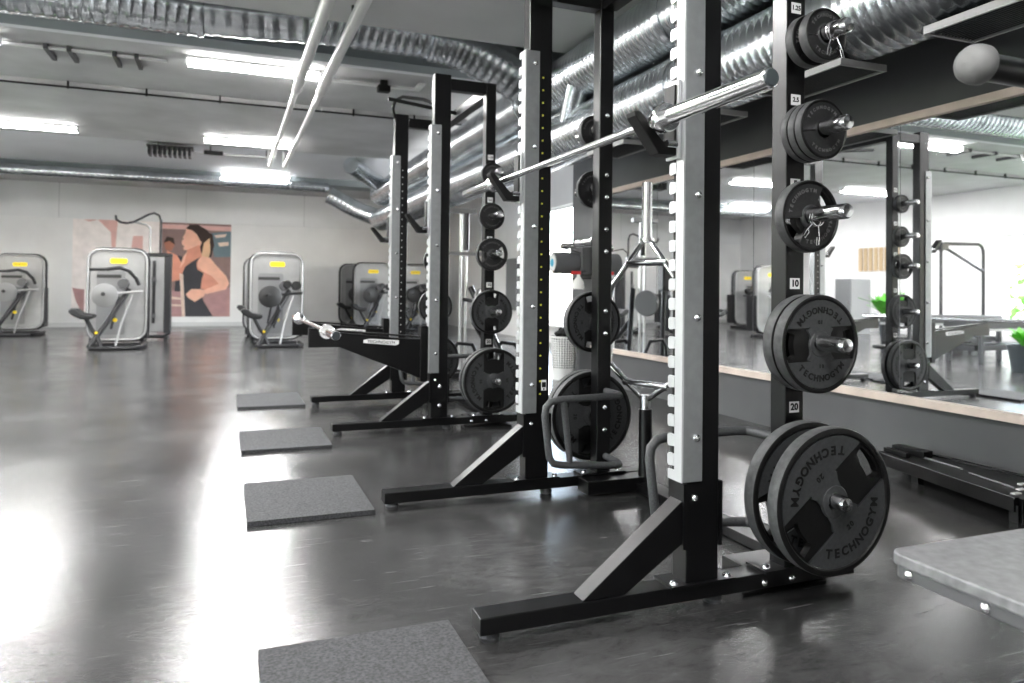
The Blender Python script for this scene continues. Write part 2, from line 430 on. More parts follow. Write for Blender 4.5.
    lp = MB(O).tube(loop, .0165, 12).build('grip_loop', M['grip'], root)
    MB(O).tube([(1.44, g, .472), (1.475, g, .19)], .015, 10).build('cross_grip', M['grip'], lp)
root_child = []

def rack(ya, yb, label, fancy):
    org = (1.35, (ya+yb)/2, 0)
    root = thing('squat_rack', label, 'squat rack', org, 0, 'black half racks standing in a row')
    side(root, org, ya, 1, False, fancy)
    side(root, org, yb, -1, True, fancy)
    O = Vector(org)
    MB(O).box(1.715, 1.793, ya+.076, yb-.076, 2.375, 2.45).build('crossbeam', M['rack'], root, .003)
    MB(O).box(1.86, 1.96, ya+.19, yb-.19, .01, .05).build('floor_crossmember', M['rack'], root, .003)
    # pull-up grips on the rear crossbeam
    ym = (ya+yb)/2
    gr = MB(O)
    for d in (.1,): 
        gr.tube([(1.715, ym+d, 2.41), (1.30, ym+d, 2.455), (1.16, ym+d, 2.47)], .015, 10)
    gr.build('pull_up_grip', M['hook'], root)
    gb = MB(O).tube([(1.32, yb-.07, 2.44), (1.30, yb-.09, 2.52), (1.31, yb-.13, 2.58), (1.36, yb-.2, 2.60), (1.50, yb-.34, 2.56), (1.62, yb-.42, 2.50), (1.74, yb-.44, 2.44)], .014, 10).build('curved_pull_up_bar', M['hook'], root)
    return root
YA, YBo, YC, YDo = 1.904, 3.284, 4.921, 6.296
rack1 = rack(YA, YBo, 'tall black half rack nearest the camera, loaded barbell hooks and grey slotted strips', True)
rack2 = rack(YC, YDo, 'second black half rack farther back with spotter arms sticking out to the left', False)

# hexagonal bar holder tube on rack 1 (part of the rack)
O1 = Vector((1.35, (YA+YBo)/2, 0))
MB(O1).tube([(1.925, 3.12, .05), (1.925, 3.12, .40)], .032, 16).build('bar_holder', M['rack'], rack1)

# ------------------------------------------------------------------ J hooks
def jhook():
    r = thing('bar_hook', 'x', 'bar hook')
    # local: x=0 at strip front face, y centred on the upright, z=0 at the cup bottom
    MB().box(-.012, 0, -.034, .034, -.03, .215).build('back_plate', M['stripface'], r, .003)
    MB().box(-.02, -.012, -.026, .034, -.02, .2).build('plastic_liner', M['hook'], r, .002)
    MB().prism([(-.012, -.02), (-.012, .02), (-.06, .02), (-.14, .105), (-.162, .105), (-.158, .09), (-.075, -.02)], 'y', -.027, .027).build('cup', M['hook'], r, .003)
    MB().tube([(-.016, -.03, .012), (-.05, -.03, .012)], .012, 10).build('lock_pin', M['bolt'], r)
    return r
jh = jhook(); jh.location = (1.298, YA+.04, 1.42); jh['label'] = 'black J-shaped bar hook on the nearest upright, holding the barbell near end'; jh['group'] = 'bar hooks on the rack uprights'
dup(jh, (1.298, YBo-.04, 1.42), 'J-shaped bar hook under the far end of the chrome barbell', 'bar hooks on the rack uprights')
dup(jh, (1.298, YC+.04, 1.385), 'empty black V-shaped bar hook on the near upright of the second rack', 'bar hooks on the rack uprights')
dup(jh, (1.298, YDo-.04, 1.39), 'empty V-shaped bar hook on the farthest rack upright', 'bar hooks on the rack uprights')

# ------------------------------------------------------------------ barbells
def barbell(y0, y1, x, z, label, sl=.43):
    r = thing('barbell', label, 'barbell', (x, y0, z-.014))
    O = r.location
    MB(O).tube([(x, y0+sl, z), (x, y1-sl, z)], .0142, 16).build('shaft', M['chromeb'], r)
    for e, s in ((y0, 1), (y1, -1)):
        sv = MB(O).lathe([(.021, .002), (.0255, .006), (.0255, sl-.05)], (x, e, z), (0, s, 0), 24)
        for q in range(1, 6): pass
        so = sv.build('sleeve', M['chrome'], r)
        MB(O).lathe([(0, 0), (.019, 0), (.0225, .003), (.0225, .012)], (x, e-s*.002, z), (0, s, 0), 24).build('end_cap', M['pot'], so)
        MB(O).lathe([(.0255, sl-.052), (.040, sl-.052), (.0435, sl-.046), (.0435, sl-.02), (.040, sl-.014), (.0315, sl-.018), (.0315, sl+.012), (.027, sl+.016), (.014, sl+.018)], (x, e, z), (0, s, 0), 28).build('collar', M['chrome'], r)
    return r
barbell(1.40, 3.80, 1.205, 1.495, 'long chrome barbell resting on the hooks of the nearest rack', .49)
barbell(3.9, 6.4, .535, .727, 'chrome barbell lying across the tips of the two black spotter arms', .42)

# spotter arms
def spotter():
    r = thing('spotter_arm', 'x', 'spotter arm')
    MB().prism([(-.045, -.34), (-.045, -.07), (-.20, -.062), (-.77, .0), (-.795, .0), (-.795, -.115), (-.60, -.115)], 'y', -.03, .03).build('arm', M['rack'], r, .004)
    MB().prism([(-.795, .0), (-.045, -.06), (-.045, -.05), (-.795, .012)], 'y', -.03, .03).build('rubber_top', M['hook'], r)
    pl = MB().prism([(-.44, -.09), (-.22, -.11), (-.20, -.10), (-.20, -.075), (-.40, -.062), (-.44, -.07)], 'y', -.0325, -.03).build('name_plate', M['tag'], r)
    tb = MB(); mesh_add(tb, text_mesh('TECHNOGYM', .03, .0003), Matrix.Translation((-.32, -.0335, -.086)) @ Matrix.Rotation(R(4), 4, 'Y') @ Matrix.Rotation(R(90), 4, 'X'))
    tb.build('lettering', M['ink'], pl)
    MB().box(-.05, -.0, -.045, .045, -.36, .02).build('bracket', M['rack'], r, .003)
    return r
sp = spotter(); sp.location = (1.296, YC+.04, .70); sp['label'] = 'black tapered spotter arm with a white name plate, nearer one on the second rack'; sp['group'] = 'spotter arms on the second rack'
dup(sp, (1.296, YDo-.04, .70), 'black spotter arm half hidden behind the nearer spotter arm', 'spotter arms on the second rack')

# ------------------------------------------------------------------ weight plates
def circ(r, n=64, a0=0): return [(r*math.cos(a0+2*PI*k/n), r*math.sin(a0+2*PI*k/n)) for k in range(n)]
def arc(r, a, b, n=20): return [(r*math.cos(a+(b-a)*k/n), r*math.sin(a+(b-a)*k/n)) for k in range(n+1)]
LET = {}
def letter(ch, size):
    k = (ch, size)
    if k not in LET: LET[k] = text_mesh(ch, size, .0006, 'glyph', .0012*size/.05)
    return LET[k]
def ring_text(mb, txt, rad, size, mid, z, step, flip=False, face=1):
    """letters around a circle in the XY plane centred on angle mid (degrees), read from +Z (face=1) or -Z (face=-1)"""
    n = len(txt)
    for i, ch in enumerate(txt):
        a = (i-(n-1)/2)*step
        th = R(mid) + (a if flip else -a)
        rot = th - PI/2 if not flip else th + PI/2
        m = Matrix.Translation((rad*math.cos(th), rad*math.sin(th), z)) @ Matrix.Rotation(rot, 4, 'Z')
        if face < 0: m = Matrix.Rotation(PI, 4, 'Y') @ m
        mesh_add(mb, letter(ch, size), m)

def plate(kg):
    Rr, T, bore = {20: (.225, .046, .0275), 10: (.155, .044, .0275), 5: (.116, .042, .0275), 2: (.095, .030, .0275), 1: (.083, .038, .0275)}[kg]
    r = thing('weight_plate', 'x', 'weight plate')
    def lift(me, name, m, par):
        mb = MB(); 
        for v in me.vertices: pass
        o = bpy.data.objects.new(name, me); me.materials.clear(); me.materials.append(m); C.objects.link(o); o.parent = par; return o
    h = T/2
    holes = [circ(bore, 32)]
    rim_mats = [M['rubber'], M['rimside']]
    ri = Rr*.90
    big = kg in (20, 10)
    if big:
        for sgn in (0, PI):
            a = .30 if kg == 20 else .33
            holes.append([p for p in arc(Rr*.86, sgn-a, sgn+a, 10)] + [p for p in arc(Rr*.66, sgn+a*1.05, sgn-a*1.05, 8)])
    elif kg == 5:
        for sgn in (0, PI):
            holes.append([p for p in arc(Rr*.84, sgn-.5, sgn+.5, 10)] + [p for p in arc(Rr*.52, sgn+.5, sgn-.5, 8)])
    body = curve_mesh(circ(ri+.004, 64), holes, T*.52, -T*.26, 'body')
    bo = lift(body, 'body', M['rubber'], r)
    # rounded outer rim
    c = .006
    rm = MB(); rm.lathe([(ri, -h+.004), (ri+.004, -h), (Rr-c, -h), (Rr-c*.3, -h+c*.4)], axis=(0, 0, 1), n=72)
    rm.lathe([(Rr-c*.3, h-c*.4), (Rr-c, h), (ri+.004, h), (ri, h-.004), (ri, -h+.004)], axis=(0, 0, 1), n=72)
    rm.cur = 1; rm.lathe([(Rr-c*.3, -h+c*.4), (Rr, -h+c*1.2), (Rr, h-c*1.2), (Rr-c*.3, h-c*.4)], axis=(0, 0, 1), n=72)
    me_ = rm.mesh('rim', rim_mats)
    bm_ = bmesh.new(); bm_.from_mesh(me_); bmesh.ops.remove_doubles(bm_, verts=bm_.verts, dist=1e-6); bmesh.ops.recalc_face_normals(bm_, faces=bm_.faces); bm_.to_mesh(me_); bm_.free(); me_.set_sharp_from_angle(angle=R(38))
    ro_ = bpy.data.objects.new('rim', me_); C.objects.link(ro_); ro_.parent = r
    # hub
    hr = {20: .052, 10: .044, 5: .040, 2: .040, 1: .038}[kg]
    MB().lathe([(bore, -h+.002), (hr-.004, -h+.002), (hr, -h+.006), (hr, h-.006), (hr-.004, h-.002), (bore, h-.002), (bore, -h+.002)], axis=(0, 0, 1), n=40).build('hub', M['pad'] if kg != 2 else M['paddark'], r)
    # raised grey face pads, top and bottom, each side; band between stays dark and recessed
    for fc in (1, -1):
        for s in (1, -1):
            rp = Rr*.895
            if big:
                yb = Rr*.34; xb = math.sqrt(rp*rp-yb*yb); a0 = math.asin(yb/rp)
                neck = hr*.95
                pts = arc(rp, a0, PI-a0, 28) + [(-xb*.3, yb), (-neck*1.25, yb*.9), (-neck, yb*.62), (-neck*.92, hr*.2), (neck*.92, hr*.2), (neck, yb*.62), (neck*1.25, yb*.9), (xb*.3, yb)]
            elif kg == 5:
                a0 = .5; pts = arc(rp, a0, PI-a0, 24) + arc(hr*.9, PI-.45, .45, 10)
            else:
                a0 = .02; pts = arc(rp, a0, PI-a0, 30) + arc(hr*.9, PI-.05, .05, 14)
            pts = [(x, y*s) for x, y in pts]
            th = T*.16
            me = curve_mesh(pts, [], th, fc*(T*.26+th/2)-th/2, 'face_pad')
            # keep the bore clear
            lift(me, 'face_pad', M['pad'] if big else M['paddark'], r)
        zt = T*.26+T*.16+.0004
        for mid in (-90, 90):
            fl = True if big else mid < 0
            rad, sz, step = {20: (.158, .038, .205), 10: (.108, .027, .21), 5: (.083, .017, .20), 2: (.068, .014, .22), 1: (.06, .014, .22)}[kg]
            tb = MB(); ring_text(tb, 'TECHNOGYM', rad, sz, mid, zt, step, fl, fc); tb.build('lettering', M['ink'] if big else M['emboss'], r)
            if big:
                tb = MB(); ring_text(tb, str(kg), {20: .098, 10: .07}[kg], {20: .024, 10: .016}[kg], mid, zt, .16, fl, fc); tb.build('weight_number', M['ink'], r)
    return r
PR = {k: plate(k) for k in (20, 10, 5, 2, 1)}
TH = {20: .046, 10: .044, 5: .040, 2: .026, 1: .024}
used = set()
def put(kg, y, z, spin, label, group, x=1.735):
    rot = Matrix.Rotation(R(90), 4, 'X') @ Matrix.Rotation(R(spin), 4, 'Z')
    # rest on the peg: bore radius larger than the peg
    loc = (x, y, z-.003)
    if kg not in used:
        used.add(kg); o = PR[kg]; o.location = loc; o.rotation_euler = rot.to_euler(); o['label'] = label; o['group'] = group
    else: o = dup(PR[kg], loc, label, group, rot.to_euler())
    return o
gA, gB, gC, gD = 'plates on the nearest storage post', 'plates on the second storage post', 'plates on the third storage post', 'plates on the farthest storage post'
put(20, 1.745, .348, 38, 'large round weight plate lettered 20, outermost at the foot of the nearest post', gA)
put(20, 1.85, .348, 22, 'large weight plate tucked behind the outermost 20 plate on the nearest post', gA)
put(10, 1.805, .823, 2, 'medium black plate with lettered face, front one of the pair at mid-post', gA)
put(10, 1.853, .823, 0, 'medium black plate pressed against the nearest post behind its twin', gA)
put(5, 1.848, 1.228, 35, 'small thick plate with two hand slots, third up on the nearest post', gA)
for i, l in enumerate(('front one of three small plates just under the topmost pair on the nearest post', 'middle one of three small plates near the top of the nearest post', 'back one of three small plates near the top of the nearest post')):
    put(2, 1.79+.0315*i, 1.497, 10+40*i, l, gA)
put(1, 1.785, 1.793, 10, 'front one of the two topmost small plates, held by a spring clip', gA)
put(1, 1.845, 1.793, 50, 'back one of the two topmost small plates on the nearest post', gA)
# second side of rack 1 : outer side faces away from camera
put(20, 3.335, .348, 90, 'large weight plate behind the second storage post, inner of two at the foot', gB)
put(20, 3.39, .348, 60, 'large weight plate behind the second storage post, outer of two at the foot', gB)
put(10, 3.325, .823, 90, 'medium plate behind the second storage post beside the hexagonal bar', gB)
put(2, 3.33, 1.497, 20, 'small plate behind the second storage post just below the barbell', gB)
put(1, 3.33, 1.793, 30, 'small plate near the top behind the second storage post', gB)
# rack 2 near side
put(20, 4.80, .348, 90, 'large weight plate with lettering at the foot of the third storage post', gC)
put(20, 4.865, .348, 70, 'large weight plate hidden behind the lettered one at the third post foot', gC)
put(10, 4.86, .823, 90, 'medium lettered plate second up on the third storage post', gC)
put(5, 4.86, 1.228, 10, 'small plate with two hand slots on the third storage post', gC)
put(2, 4.87, 1.497, 10, 'small plate second from the top on the third storage post', gC)
put(1, 4.87, 1.793, 10, 'topmost small plate on the third storage post behind the barbell end', gC)
put(20, 6.345, .348, 90, 'large plate at the foot of the farthest storage post', gD)
put(10, 6.34, .823, 90, 'medium plate on the farthest storage post', gD)
put(5, 6.33, 1.228, 80, 'small plate higher up on the farthest storage post', gD)

# spring clips
def clip():
    r = thing('spring_clip', 'x', 'spring clip')
    co_ = [(.0262*math.cos(a), -.006+a*.0016, .0262*math.sin(a)) for a in [k*.35 for k in range(38)]]
    MB().tube(co_, .0021, 8).build('coil', M['chrome'], r)
    for sx in (-1, 1):
        MB().tube([(sx*.012, 0, -.024), (sx*.028, -.004, -.06), (sx*.034, -.006, -.082), (sx*.025, -.006, -.085), (sx*.018, -.005, -.062), (sx*.024, -.005, -.055)], .0021, 8).build('handle', M['chrome'], r)
    return r
cl = clip(); cl.location = (1.735, 1.738, 1.793); cl['label'] = 'chrome spring clip on the topmost peg of the nearest post'; cl['group'] = 'spring clips on the storage pegs'
dup(cl, (1.735, 1.80, 1.218), 'chrome spring clip in front of the small plate with hand slots', 'spring clips on the storage pegs', (0, R(25), 0))

# ------------------------------------------------------------------ hexagonal bar
hx = thing('hex_bar', 'chrome hexagonal trap bar standing upright in its holder', 'trap bar', (1.925, 3.12, .08))
O = hx.location
hv = Vector((.075, -.215, 0)); cc = Vector((1.925, 3.12, 0))
def hp(t, z, d=0): return cc+hv*t+Vector((0, 0, z))
MB(O).tube([hp(0, 1.25), hp(-1, 1.00), hp(-1.03, .97), hp(-1.05, .93), hp(-1.05, .63), hp(-1.03, .60), hp(0, .44), hp(1.03, .60), hp(1.05, .63), hp(1.05, .93), hp(1.03, .97)], .0155, 12, closed=True).build('frame', M['chromeb'], hx)
MB(O).tube([hp(0, 1.22), hp(0, 1.515)], .0255, 20).build('sleeve', M['chromeb'], hx)
MB(O).tube([hp(0, .47), hp(0, .09)], .0255, 20).build('sleeve', M['chromeb'], hx)
MB(O).tube([hp(-.52, 1.12), hp(.52, 1.12)], .017, 12).build('handle', M['chromeb'], hx)
MB(O).tube([hp(-.6, .52), hp(.6, .52)], .017, 12).build('handle', M['chromeb'], hx)
MB(O).lathe([(.028, 0), (.036, .002), (.036, .014), (.028, .016)], hp(0, 1.225), (0, 0, 1), 20).build('collar', M['chromeb'], hx)

# ------------------------------------------------------------------ floor mats
mlab = ['grey speckled rubber floor mat nearest the camera, cut by the bottom edge', 'grey rubber floor mat left of the second base beam', 'grey rubber floor mat left of the third base beam', 'small grey rubber mat farthest back by the machines']
for i, (y0, y1) in enumerate(((1.42, 2.055), (3.175, 3.80), (4.56, 5.17), (6.2, 6.945))):
    o = MB((.35, y0, 0)).box(.092, .613, y0, y1, 0, .022).build('floor_mat', M['mat'], bevel=.002)
    o.location = (.35, y0, 0); tag(o, mlab[i], 'mat', 'rubber mats in front of the racks')

# ------------------------------------------------------------------ low dark platform by the wall
sd = thing('folded_platform', 'low black metal platform lying on the floor against the grey wall', 'platform', (3.4, 2.6, 0))
O = sd.location
deck = [(3.40, 3.08), (3.60, 3.08), (3.60, 2.02), (3.20, 2.16)]
MB(O).prism(deck, 'z', .075, .10).build('deck', M['rack'], sd, .003)
def bar2(a, b, z0, z1, w, name, m, par=sd):
    a = Vector(a); b = Vector(b); d = (b-a).normalized(); n = Vector((-d.y, d.x))*w/2
    return MB(O).prism([tuple(a+n), tuple(b+n), tuple(b-n), tuple(a-n)], 'z', z0, z1).build(name, m, par, .002)
bar2((3.38, 3.09), (3.185, 2.16), .045, .108, .03, 'side_rail', M['rack'])
bar2((3.37, 3.09), (3.172, 2.16), .1, .109, .004, 'rail_edge', M['strip'])
bar2((3.61, 3.09), (3.61, 2.03), .045, .108, .03, 'side_rail', M['rack'])
bar2((3.19, 2.15), (3.60, 2.01), .0, .106, .03, 'end_rail', M['rack'])
bar2((3.50, 2.88), (3.46, 2.62), .1, .108, .01, 'guide', M['strip']); bar2((3.42, 2.55), (3.35, 2.28), .1, .108, .012, 'guide', M['strip'])
bar2((3.52, 3.06), (3.52, 2.86), .1, .135, .07, 'hinge_block', M['hook']); bar2((3.44, 3.06), (3.42, 2.9), .1, .125, .03, 'hinge_block', M['hook'])
for x, y in ((3.27, 2.22), (3.36, 2.26), (3.47, 2.17), (3.46, 2.32)): MB(O).box(x-.022, x+.022, y-.01, y+.01, .1, .106).build('white_clip', M['tag'], sd)
for x, y in ((3.345, 2.78), (3.2, 2.17), (3.58, 2.1), (3.58, 3.0)): MB(O).box(x-.02, x+.02, y-.02, y+.02, 0, .075).build('foot', M['hook'], sd)

# ------------------------------------------------------------------ bench in the right foreground
bt = thing('low_bench', 'low bench with a brushed grey top and dark legs in the right foreground', 'bench', (1.6, .8, 0))
O = bt.location
rc = .03
def rrect(x0, x1, y0, y1, r):
    p = []
    for cx, cy, a in ((x1-r, y1-r, 0), (x0+r, y1-r, 90), (x0+r, y0+r, 180), (x1-r, y0+r, 270)):
        for k in range(5): t = R(a+k*22.5); p.append((cx+r*math.cos(t), cy+r*math.sin(t)))
    return p
MB(O).prism(rrect(1.285, 1.95, .50, 1.14, rc), 'z', .425, .45).build('top', M['benchtop'], bt, .004)
ed = MB(O).prism(rrect(1.29, 1.945, .505, 1.135, rc), 'z', .40, .425).build('edge_frame', M['benchedge'], bt, .003)
for y in (1.09, .93, .65): bolt(1.29, y, .414, ed, O, (-1, 0, 0), .8)
for x in (1.40, 1.84):
    for y in (1.08, .62) if x > 1.5 else (1.0,): pass
for x, y in ((1.36, .86), (1.88, .86), (1.36, .56), (1.88, .56)): MB(O).box(x-.02, x+.02, y-.02, y+.02, 0, .40).build('leg', M['strip'], bt, .003)

# stand with the round capped arm, upper right
st = thing('horn_stand', 'dark horizontal machine arm with a round grey rubber end cap, upper right corner', 'machine arm', (2.05, 1.13, 0))
O = st.location
MB(O).box(1.75, 2.35, 1.06, 1.20, 0, .05).build('base', M['rack'], st, .004)
MB(O).box(2.01, 2.09, 1.09, 1.17, .05, 1.6).build('post', M['rack'], st, .004)
MB(O).tube([(1.53, 1.13, 1.487), (2.01, 1.13, 1.487)], .031, 24).build('arm', M['rack'], st)
MB(O).lathe([(0, 0), (.02, .002), (.034, .01), (.042, .022), (.0445, .036), (.044, .05), (.038, .058), (.03, .06)], (1.497, 1.13, 1.489), (1, 0, 0), 32).build('end_cap', M['cap'], st)

# ------------------------------------------------------------------ ducts
def ribbed(path, r, pitch=.06, amp=.006, n=40, mb=None, spiral=True):
    """spiral duct: ribs along a straight path"""
    mb = mb or MB()
    a, b = Vector(path[0]), Vector(path[1]); L = (b-a).length; d = (b-a)/L
    prof = []; t = 0
    while t < L:
        prof += [(r, t), (r, min(L, t+pitch*.62)), (r+amp, min(L, t+pitch*.75)), (r+amp, min(L, t+pitch*.88))]
        t += pitch
    prof += [(r, L)]
    # dedupe heights
    pr2 = [prof[0]]
    for p in prof[1:]:
        if p[1] > pr2[-1][1]+1e-5: pr2.append(p)
    # slant for the spiral seam
    ax = d; up = Vector((0, 0, 1)) if abs(ax.z) < .9 else Vector((1, 0, 0))
    u = (up-ax*up.dot(ax)).normalized(); w = ax.cross(u)
    vs = []; m = len(pr2)
    for rr, h in pr2:
        for k in range(n):
            an = 2*PI*k/n; sl = .16*math.cos(an)*r if spiral else 0
            hh = min(max(h+sl*(1 if 0 < h < L else 0), 0), L)
            vs.append(a+ax*hh+(u*math.cos(an)+w*math.sin(an))*rr)
    fs = [(i*n+k, i*n+(k+1) % n, (i+1)*n+(k+1) % n, (i+1)*n+k) for i in range(m-1) for k in range(n)]
    mb.add(vs, fs, True); return mb
def duct_obj(name, mb, label, org, cat='duct', group=None):
    me = mb.mesh(name, M['duct'])
    o = bpy.data.objects.new(name, me); C.objects.link(o); o.location = org
    if label: tag(o, label, cat, group)
    return o
LOWX, LOWZ, UPX, UPZ = 2.99, 2.408, 2.935, 2.909
DR = .237
mb = MB((LOWX, 5, LOWZ)); ribbed([(LOWX, FY+.1, LOWZ), (LOWX, 15.2, LOWZ)], DR, .062, .0032, 40, mb)
low = duct_obj('ventilation_duct', mb, 'lower of the two thick silver spiral ducts along the mirror wall', (LOWX, 5, LOWZ), group='thick spiral ducts along the right wall')
mb = MB((UPX, 5, UPZ)); ribbed([(UPX, FY+.1, UPZ), (UPX, 15.0, UPZ)], DR, .062, .0032, 40, mb)
upd = duct_obj('ventilation_duct', mb, 'upper of the two thick silver spiral ducts just under the ceiling', (UPX, 5, UPZ), group='thick spiral ducts along the right wall')
def sub(name, mb, par, m=None):
    o = bpy.data.objects.new(name, mb.mesh(name, m or M['duct'])); C.objects.link(o); o.parent = par; return o
# wider joint collars on the ducts
for par, x, z in ((low, LOWX, LOWZ), (upd, UPX, UPZ)):
    for y in (1.6, 4.3, 7.0, 9.8, 12.6):
        sub('joint_band', MB((x, 5, z)).lathe([(DR+.002, -.03), (DR+.009, -.028), (DR+.009, .028), (DR+.002, .03)], (x, y, z), (0, 1, 0), 40), par)
# tap between ducts
sub('branch', MB((LOWX, 5, LOWZ)).tube([(2.86, 5.75, 2.8), (2.88, 5.95, 2.5)], .12, 24), low)
# far ends bend left toward the back beam
def flex(path, r, mb, ribs=7, n=24):
    P = [Vector(p) for p in path]
    def cr(i, t):
        p0, p1, p2, p3 = P[max(i-1, 0)], P[i], P[i+1], P[min(i+2, len(P)-1)]
        return .5*((2*p1)+(p2-p0)*t+(2*p0-5*p1+4*p2-p3)*t*t+(3*p1-p0-3*p2+p3)*t*t*t)
    out = []; rr = []
    for i in range(len(P)-1):
        for k in range(ribs*4):
            t = k/(ribs*4); out.append(cr(i, t)); rr.append(r*(1, 1.0, 1.035, 1.035)[k % 4])
    out.append(P[-1]); rr.append(r); mb.tube(out, rr, n); return mb
fe = MB((LOWX, 5, LOWZ)); flex([(LOWX, 15.2, LOWZ), (2.9, 15.6, 2.5), (2.55, 15.85, 2.66), (2.0, 15.95, 2.95)], .18, fe); sub('end_elbow', fe, low)
fe = MB((UPX, 5, UPZ)); flex([(UPX, 15.0, UPZ), (2.9, 14.6, 3.0), (2.5, 14.0, 3.08), (2.05, 13.4, 3.2)], .15, fe); sub('end_elbow', fe, upd)
# vent boxes under the lower duct
vlab = ['rectangular grille vent under the lower duct, upper right corner', 'rectangular grille vent under the lower duct, right of the nearest storage post', 'rectangular grille vent under the lower duct just left of the nearest storage post', 'rectangular grille vent under the lower duct behind the second storage post']
for i, y0 in enumerate((1.74, 2.83, 3.92, 5.01)):
    v = thing('grille_vent', vlab[i], 'vent', (3.05, y0, 2.14), 0, 'grille vents under the lower duct')
    O = v.location; y1 = y0+.62
    MB(O).box(2.87, 2.885, y0, y1, 2.135, 2.17).box(3.165, 3.18, y0, y1, 2.135, 2.17).box(2.885, 3.165, y0, y0+.015, 2.135, 2.17).box(2.885, 3.165, y1-.015, y1, 2.135, 2.17).build('frame', M['machrim'], v)
    MB(O).box(2.885, 3.165, y0+.015, y1-.015, 2.16, 2.17).build('backing', M['ventdark'], v)
    MB(O).box(2.93, 3.06, y0+.05, y1-.05, 2.17, 2.19).build('neck', M['duct'], v)
    g = MB(O)
    for k in range(13): g.box(2.893+k*.021, 2.9+k*.021, y0+.02, y1-.02, 2.14, 2.158)
    g.build('slats', M['ventdark'], v)

# cross duct along X at the ceiling, ends in a flexible elbow
cd = MB((0, 6.62, 3.38)); ribbed([(LX+.05, 6.74, 3.345), (-.22, 6.74, 3.345)], .235, .085, .007, 28, cd)
cdo = duct_obj('cross_duct', cd, 'silver spiral duct crossing the room under the ceiling, upper left', (0, 6.62, 3.38))
cx2 = MB((0, 6.62, 3.38)); flex([(-.22, 6.74, 3.345), (.25, 6.73, 3.36), (.7, 6.70, 3.38)], .215, cx2, 4, 28); sub('flexible_section', cx2, cdo)
cx2 = MB((0, 6.62, 3.38)); ribbed([(.7, 6.70, 3.37), (1.75, 6.70, 3.37)], .21, .08, .006, 28, cx2); sub('straight_section', cx2, cdo)
cx2 = MB((0, 6.62, 3.38)); flex([(1.75, 6.70, 3.36), (2.05, 6.70, 3.32), (2.42, 6.70, 3.18), (2.78, 6.70, 3.0)], .225, cx2, 5, 28); sub('flexible_elbow', cx2, cdo)
bd = MB((0, 16.1, 3.1)); ribbed([(LX+.05, 16.1, 3.12), (2.0, 16.1, 3.12)], .1, .1, .004, 20, bd)
bdo = duct_obj('thin_duct', bd, 'thin spiral duct running along the far ceiling beam', (0, 16.1, 3.1))

# white pipes under the ceiling
for i, (x, l) in enumerate(((.64, 'left one of the two parallel white ceiling pipes'), (.886, 'right one of the two parallel white ceiling pipes'))):
    p = thing('ceiling_pipe', l, 'pipe', (x, 8, 3.04), 0, 'white ceiling pipes')
    O = p.location
    MB(O).tube([(x, FY+.05, 3.04), (x, 7.9, 3.04)], .048, 20).build('thick_pipe', M['pipe'], p)
    MB(O).tube([(x, 7.9, 3.04), (x, 13.1, 3.04), (x, 13.22, 3.08), (x, 13.26, 3.345)], .033, 16).build('thin_pipe', M['pipe'], p)
    MB(O).lathe([(.034, .12), (.048, .03), (.054, 0), (.054, -.06)], (x, 7.9, 3.04), (0, 1, 0), 20).build('reducer', M['pipe'], p)
    for y in (4.5, 5.8): MB(O).box(x-.008, x+.008, y-.01, y+.01, 3.06, 3.2).build('hanger', M['cable'], p)
# cable with clips along the beam edge
cb = thing('ceiling_cable', 'thin black cable clipped along the ceiling beam edge', 'cable', (0, 9.76, 3.27))
O = cb.location
MB(O).tube([(LX+.02, 9.765, 3.27), (RX-.05, 9.765, 3.27)], .012, 8).build('cable', M['cable'], cb)
for i in range(16):
    x = -7.5+i*.82; MB(O).box(x-.01, x+.01, 9.75, 9.78, 3.25, 3.34).build('clip', M['cable'], cb)
# trays / conduit bits on the ceiling between beams
tr = thing('cable_tray', 'white conduit with short brackets on the ceiling between lamps, upper left', 'conduit', (-1.6, 8.2, 3.3))
O = tr.location
MB(O).box(-6.9, -.62, 8.34, 8.39, 3.30, 3.32).build('conduit', M['white'], tr)
for i in range(7):
    x = (-5.0, -4.4, -3.8, -1.7, -1.5, -1.1, -.9)[i]; MB(O).box(x-.02, x+.02, 8.32, 8.75, 3.29, 3.342).build('bracket', M['benchedge'], tr)
cdt = MB((1.6, 8.3, 3.3)).box(1.0, 2.05, 8.28, 8.34, 3.275, 3.30).box(1.98, 2.05, 8.05, 8.34, 3.275, 3.3).build('conduit', M['white']); cdt.location = (1.6, 8.3, 3.3)
tag(cdt, 'short white conduit on the ceiling right of the bright lamp', 'conduit')
pj = thing('ceiling_sensor', 'small black box fixed under the ceiling right of the white pipes', 'sensor', (1.62, 8.25, 3.28))
MB(pj.location).box(1.55, 1.69, 8.2, 8.3, 3.20, 3.275).build('housing', M['cable'], pj, .01)
MB(pj.location).box(1.58, 1.66, 8.22, 8.28, 3.275, 3.335).build('bracket', M['cable'], pj)
hv_ = thing('ceiling_heater', 'dark ribbed ceiling heater on a thin rail below the far bay', 'heater', (-.95, 13.4, 3.2))
O = hv_.location
b = MB(O)
for i in range(9): b.box(-1.24+i*.075, -1.2+i*.075, 13.2, 13.5, 3.12, 3.26)
b.build('fins', M['ventdark'], hv_)
MB(O).box(-1.26, -.56, 13.2, 13.5, 3.25, 3.28).build('casing', M['benchedge'], hv_)
MB(O).box(-.56, .75, 13.33, 13.37, 3.2, 3.23).build('rail', M['housing'], hv_)
MB(O).box(-.4, -.1, 13.3, 13.4, 3.2, 3.26).build('connector', M['cable'], hv_)
for x in (-1.1, -.3, .6): MB(O).box(x-.01, x+.01, 13.34, 13.36, 3.26 if x < -.5 else 3.2, 3.34).build('hanger', M['cable'], hv_)

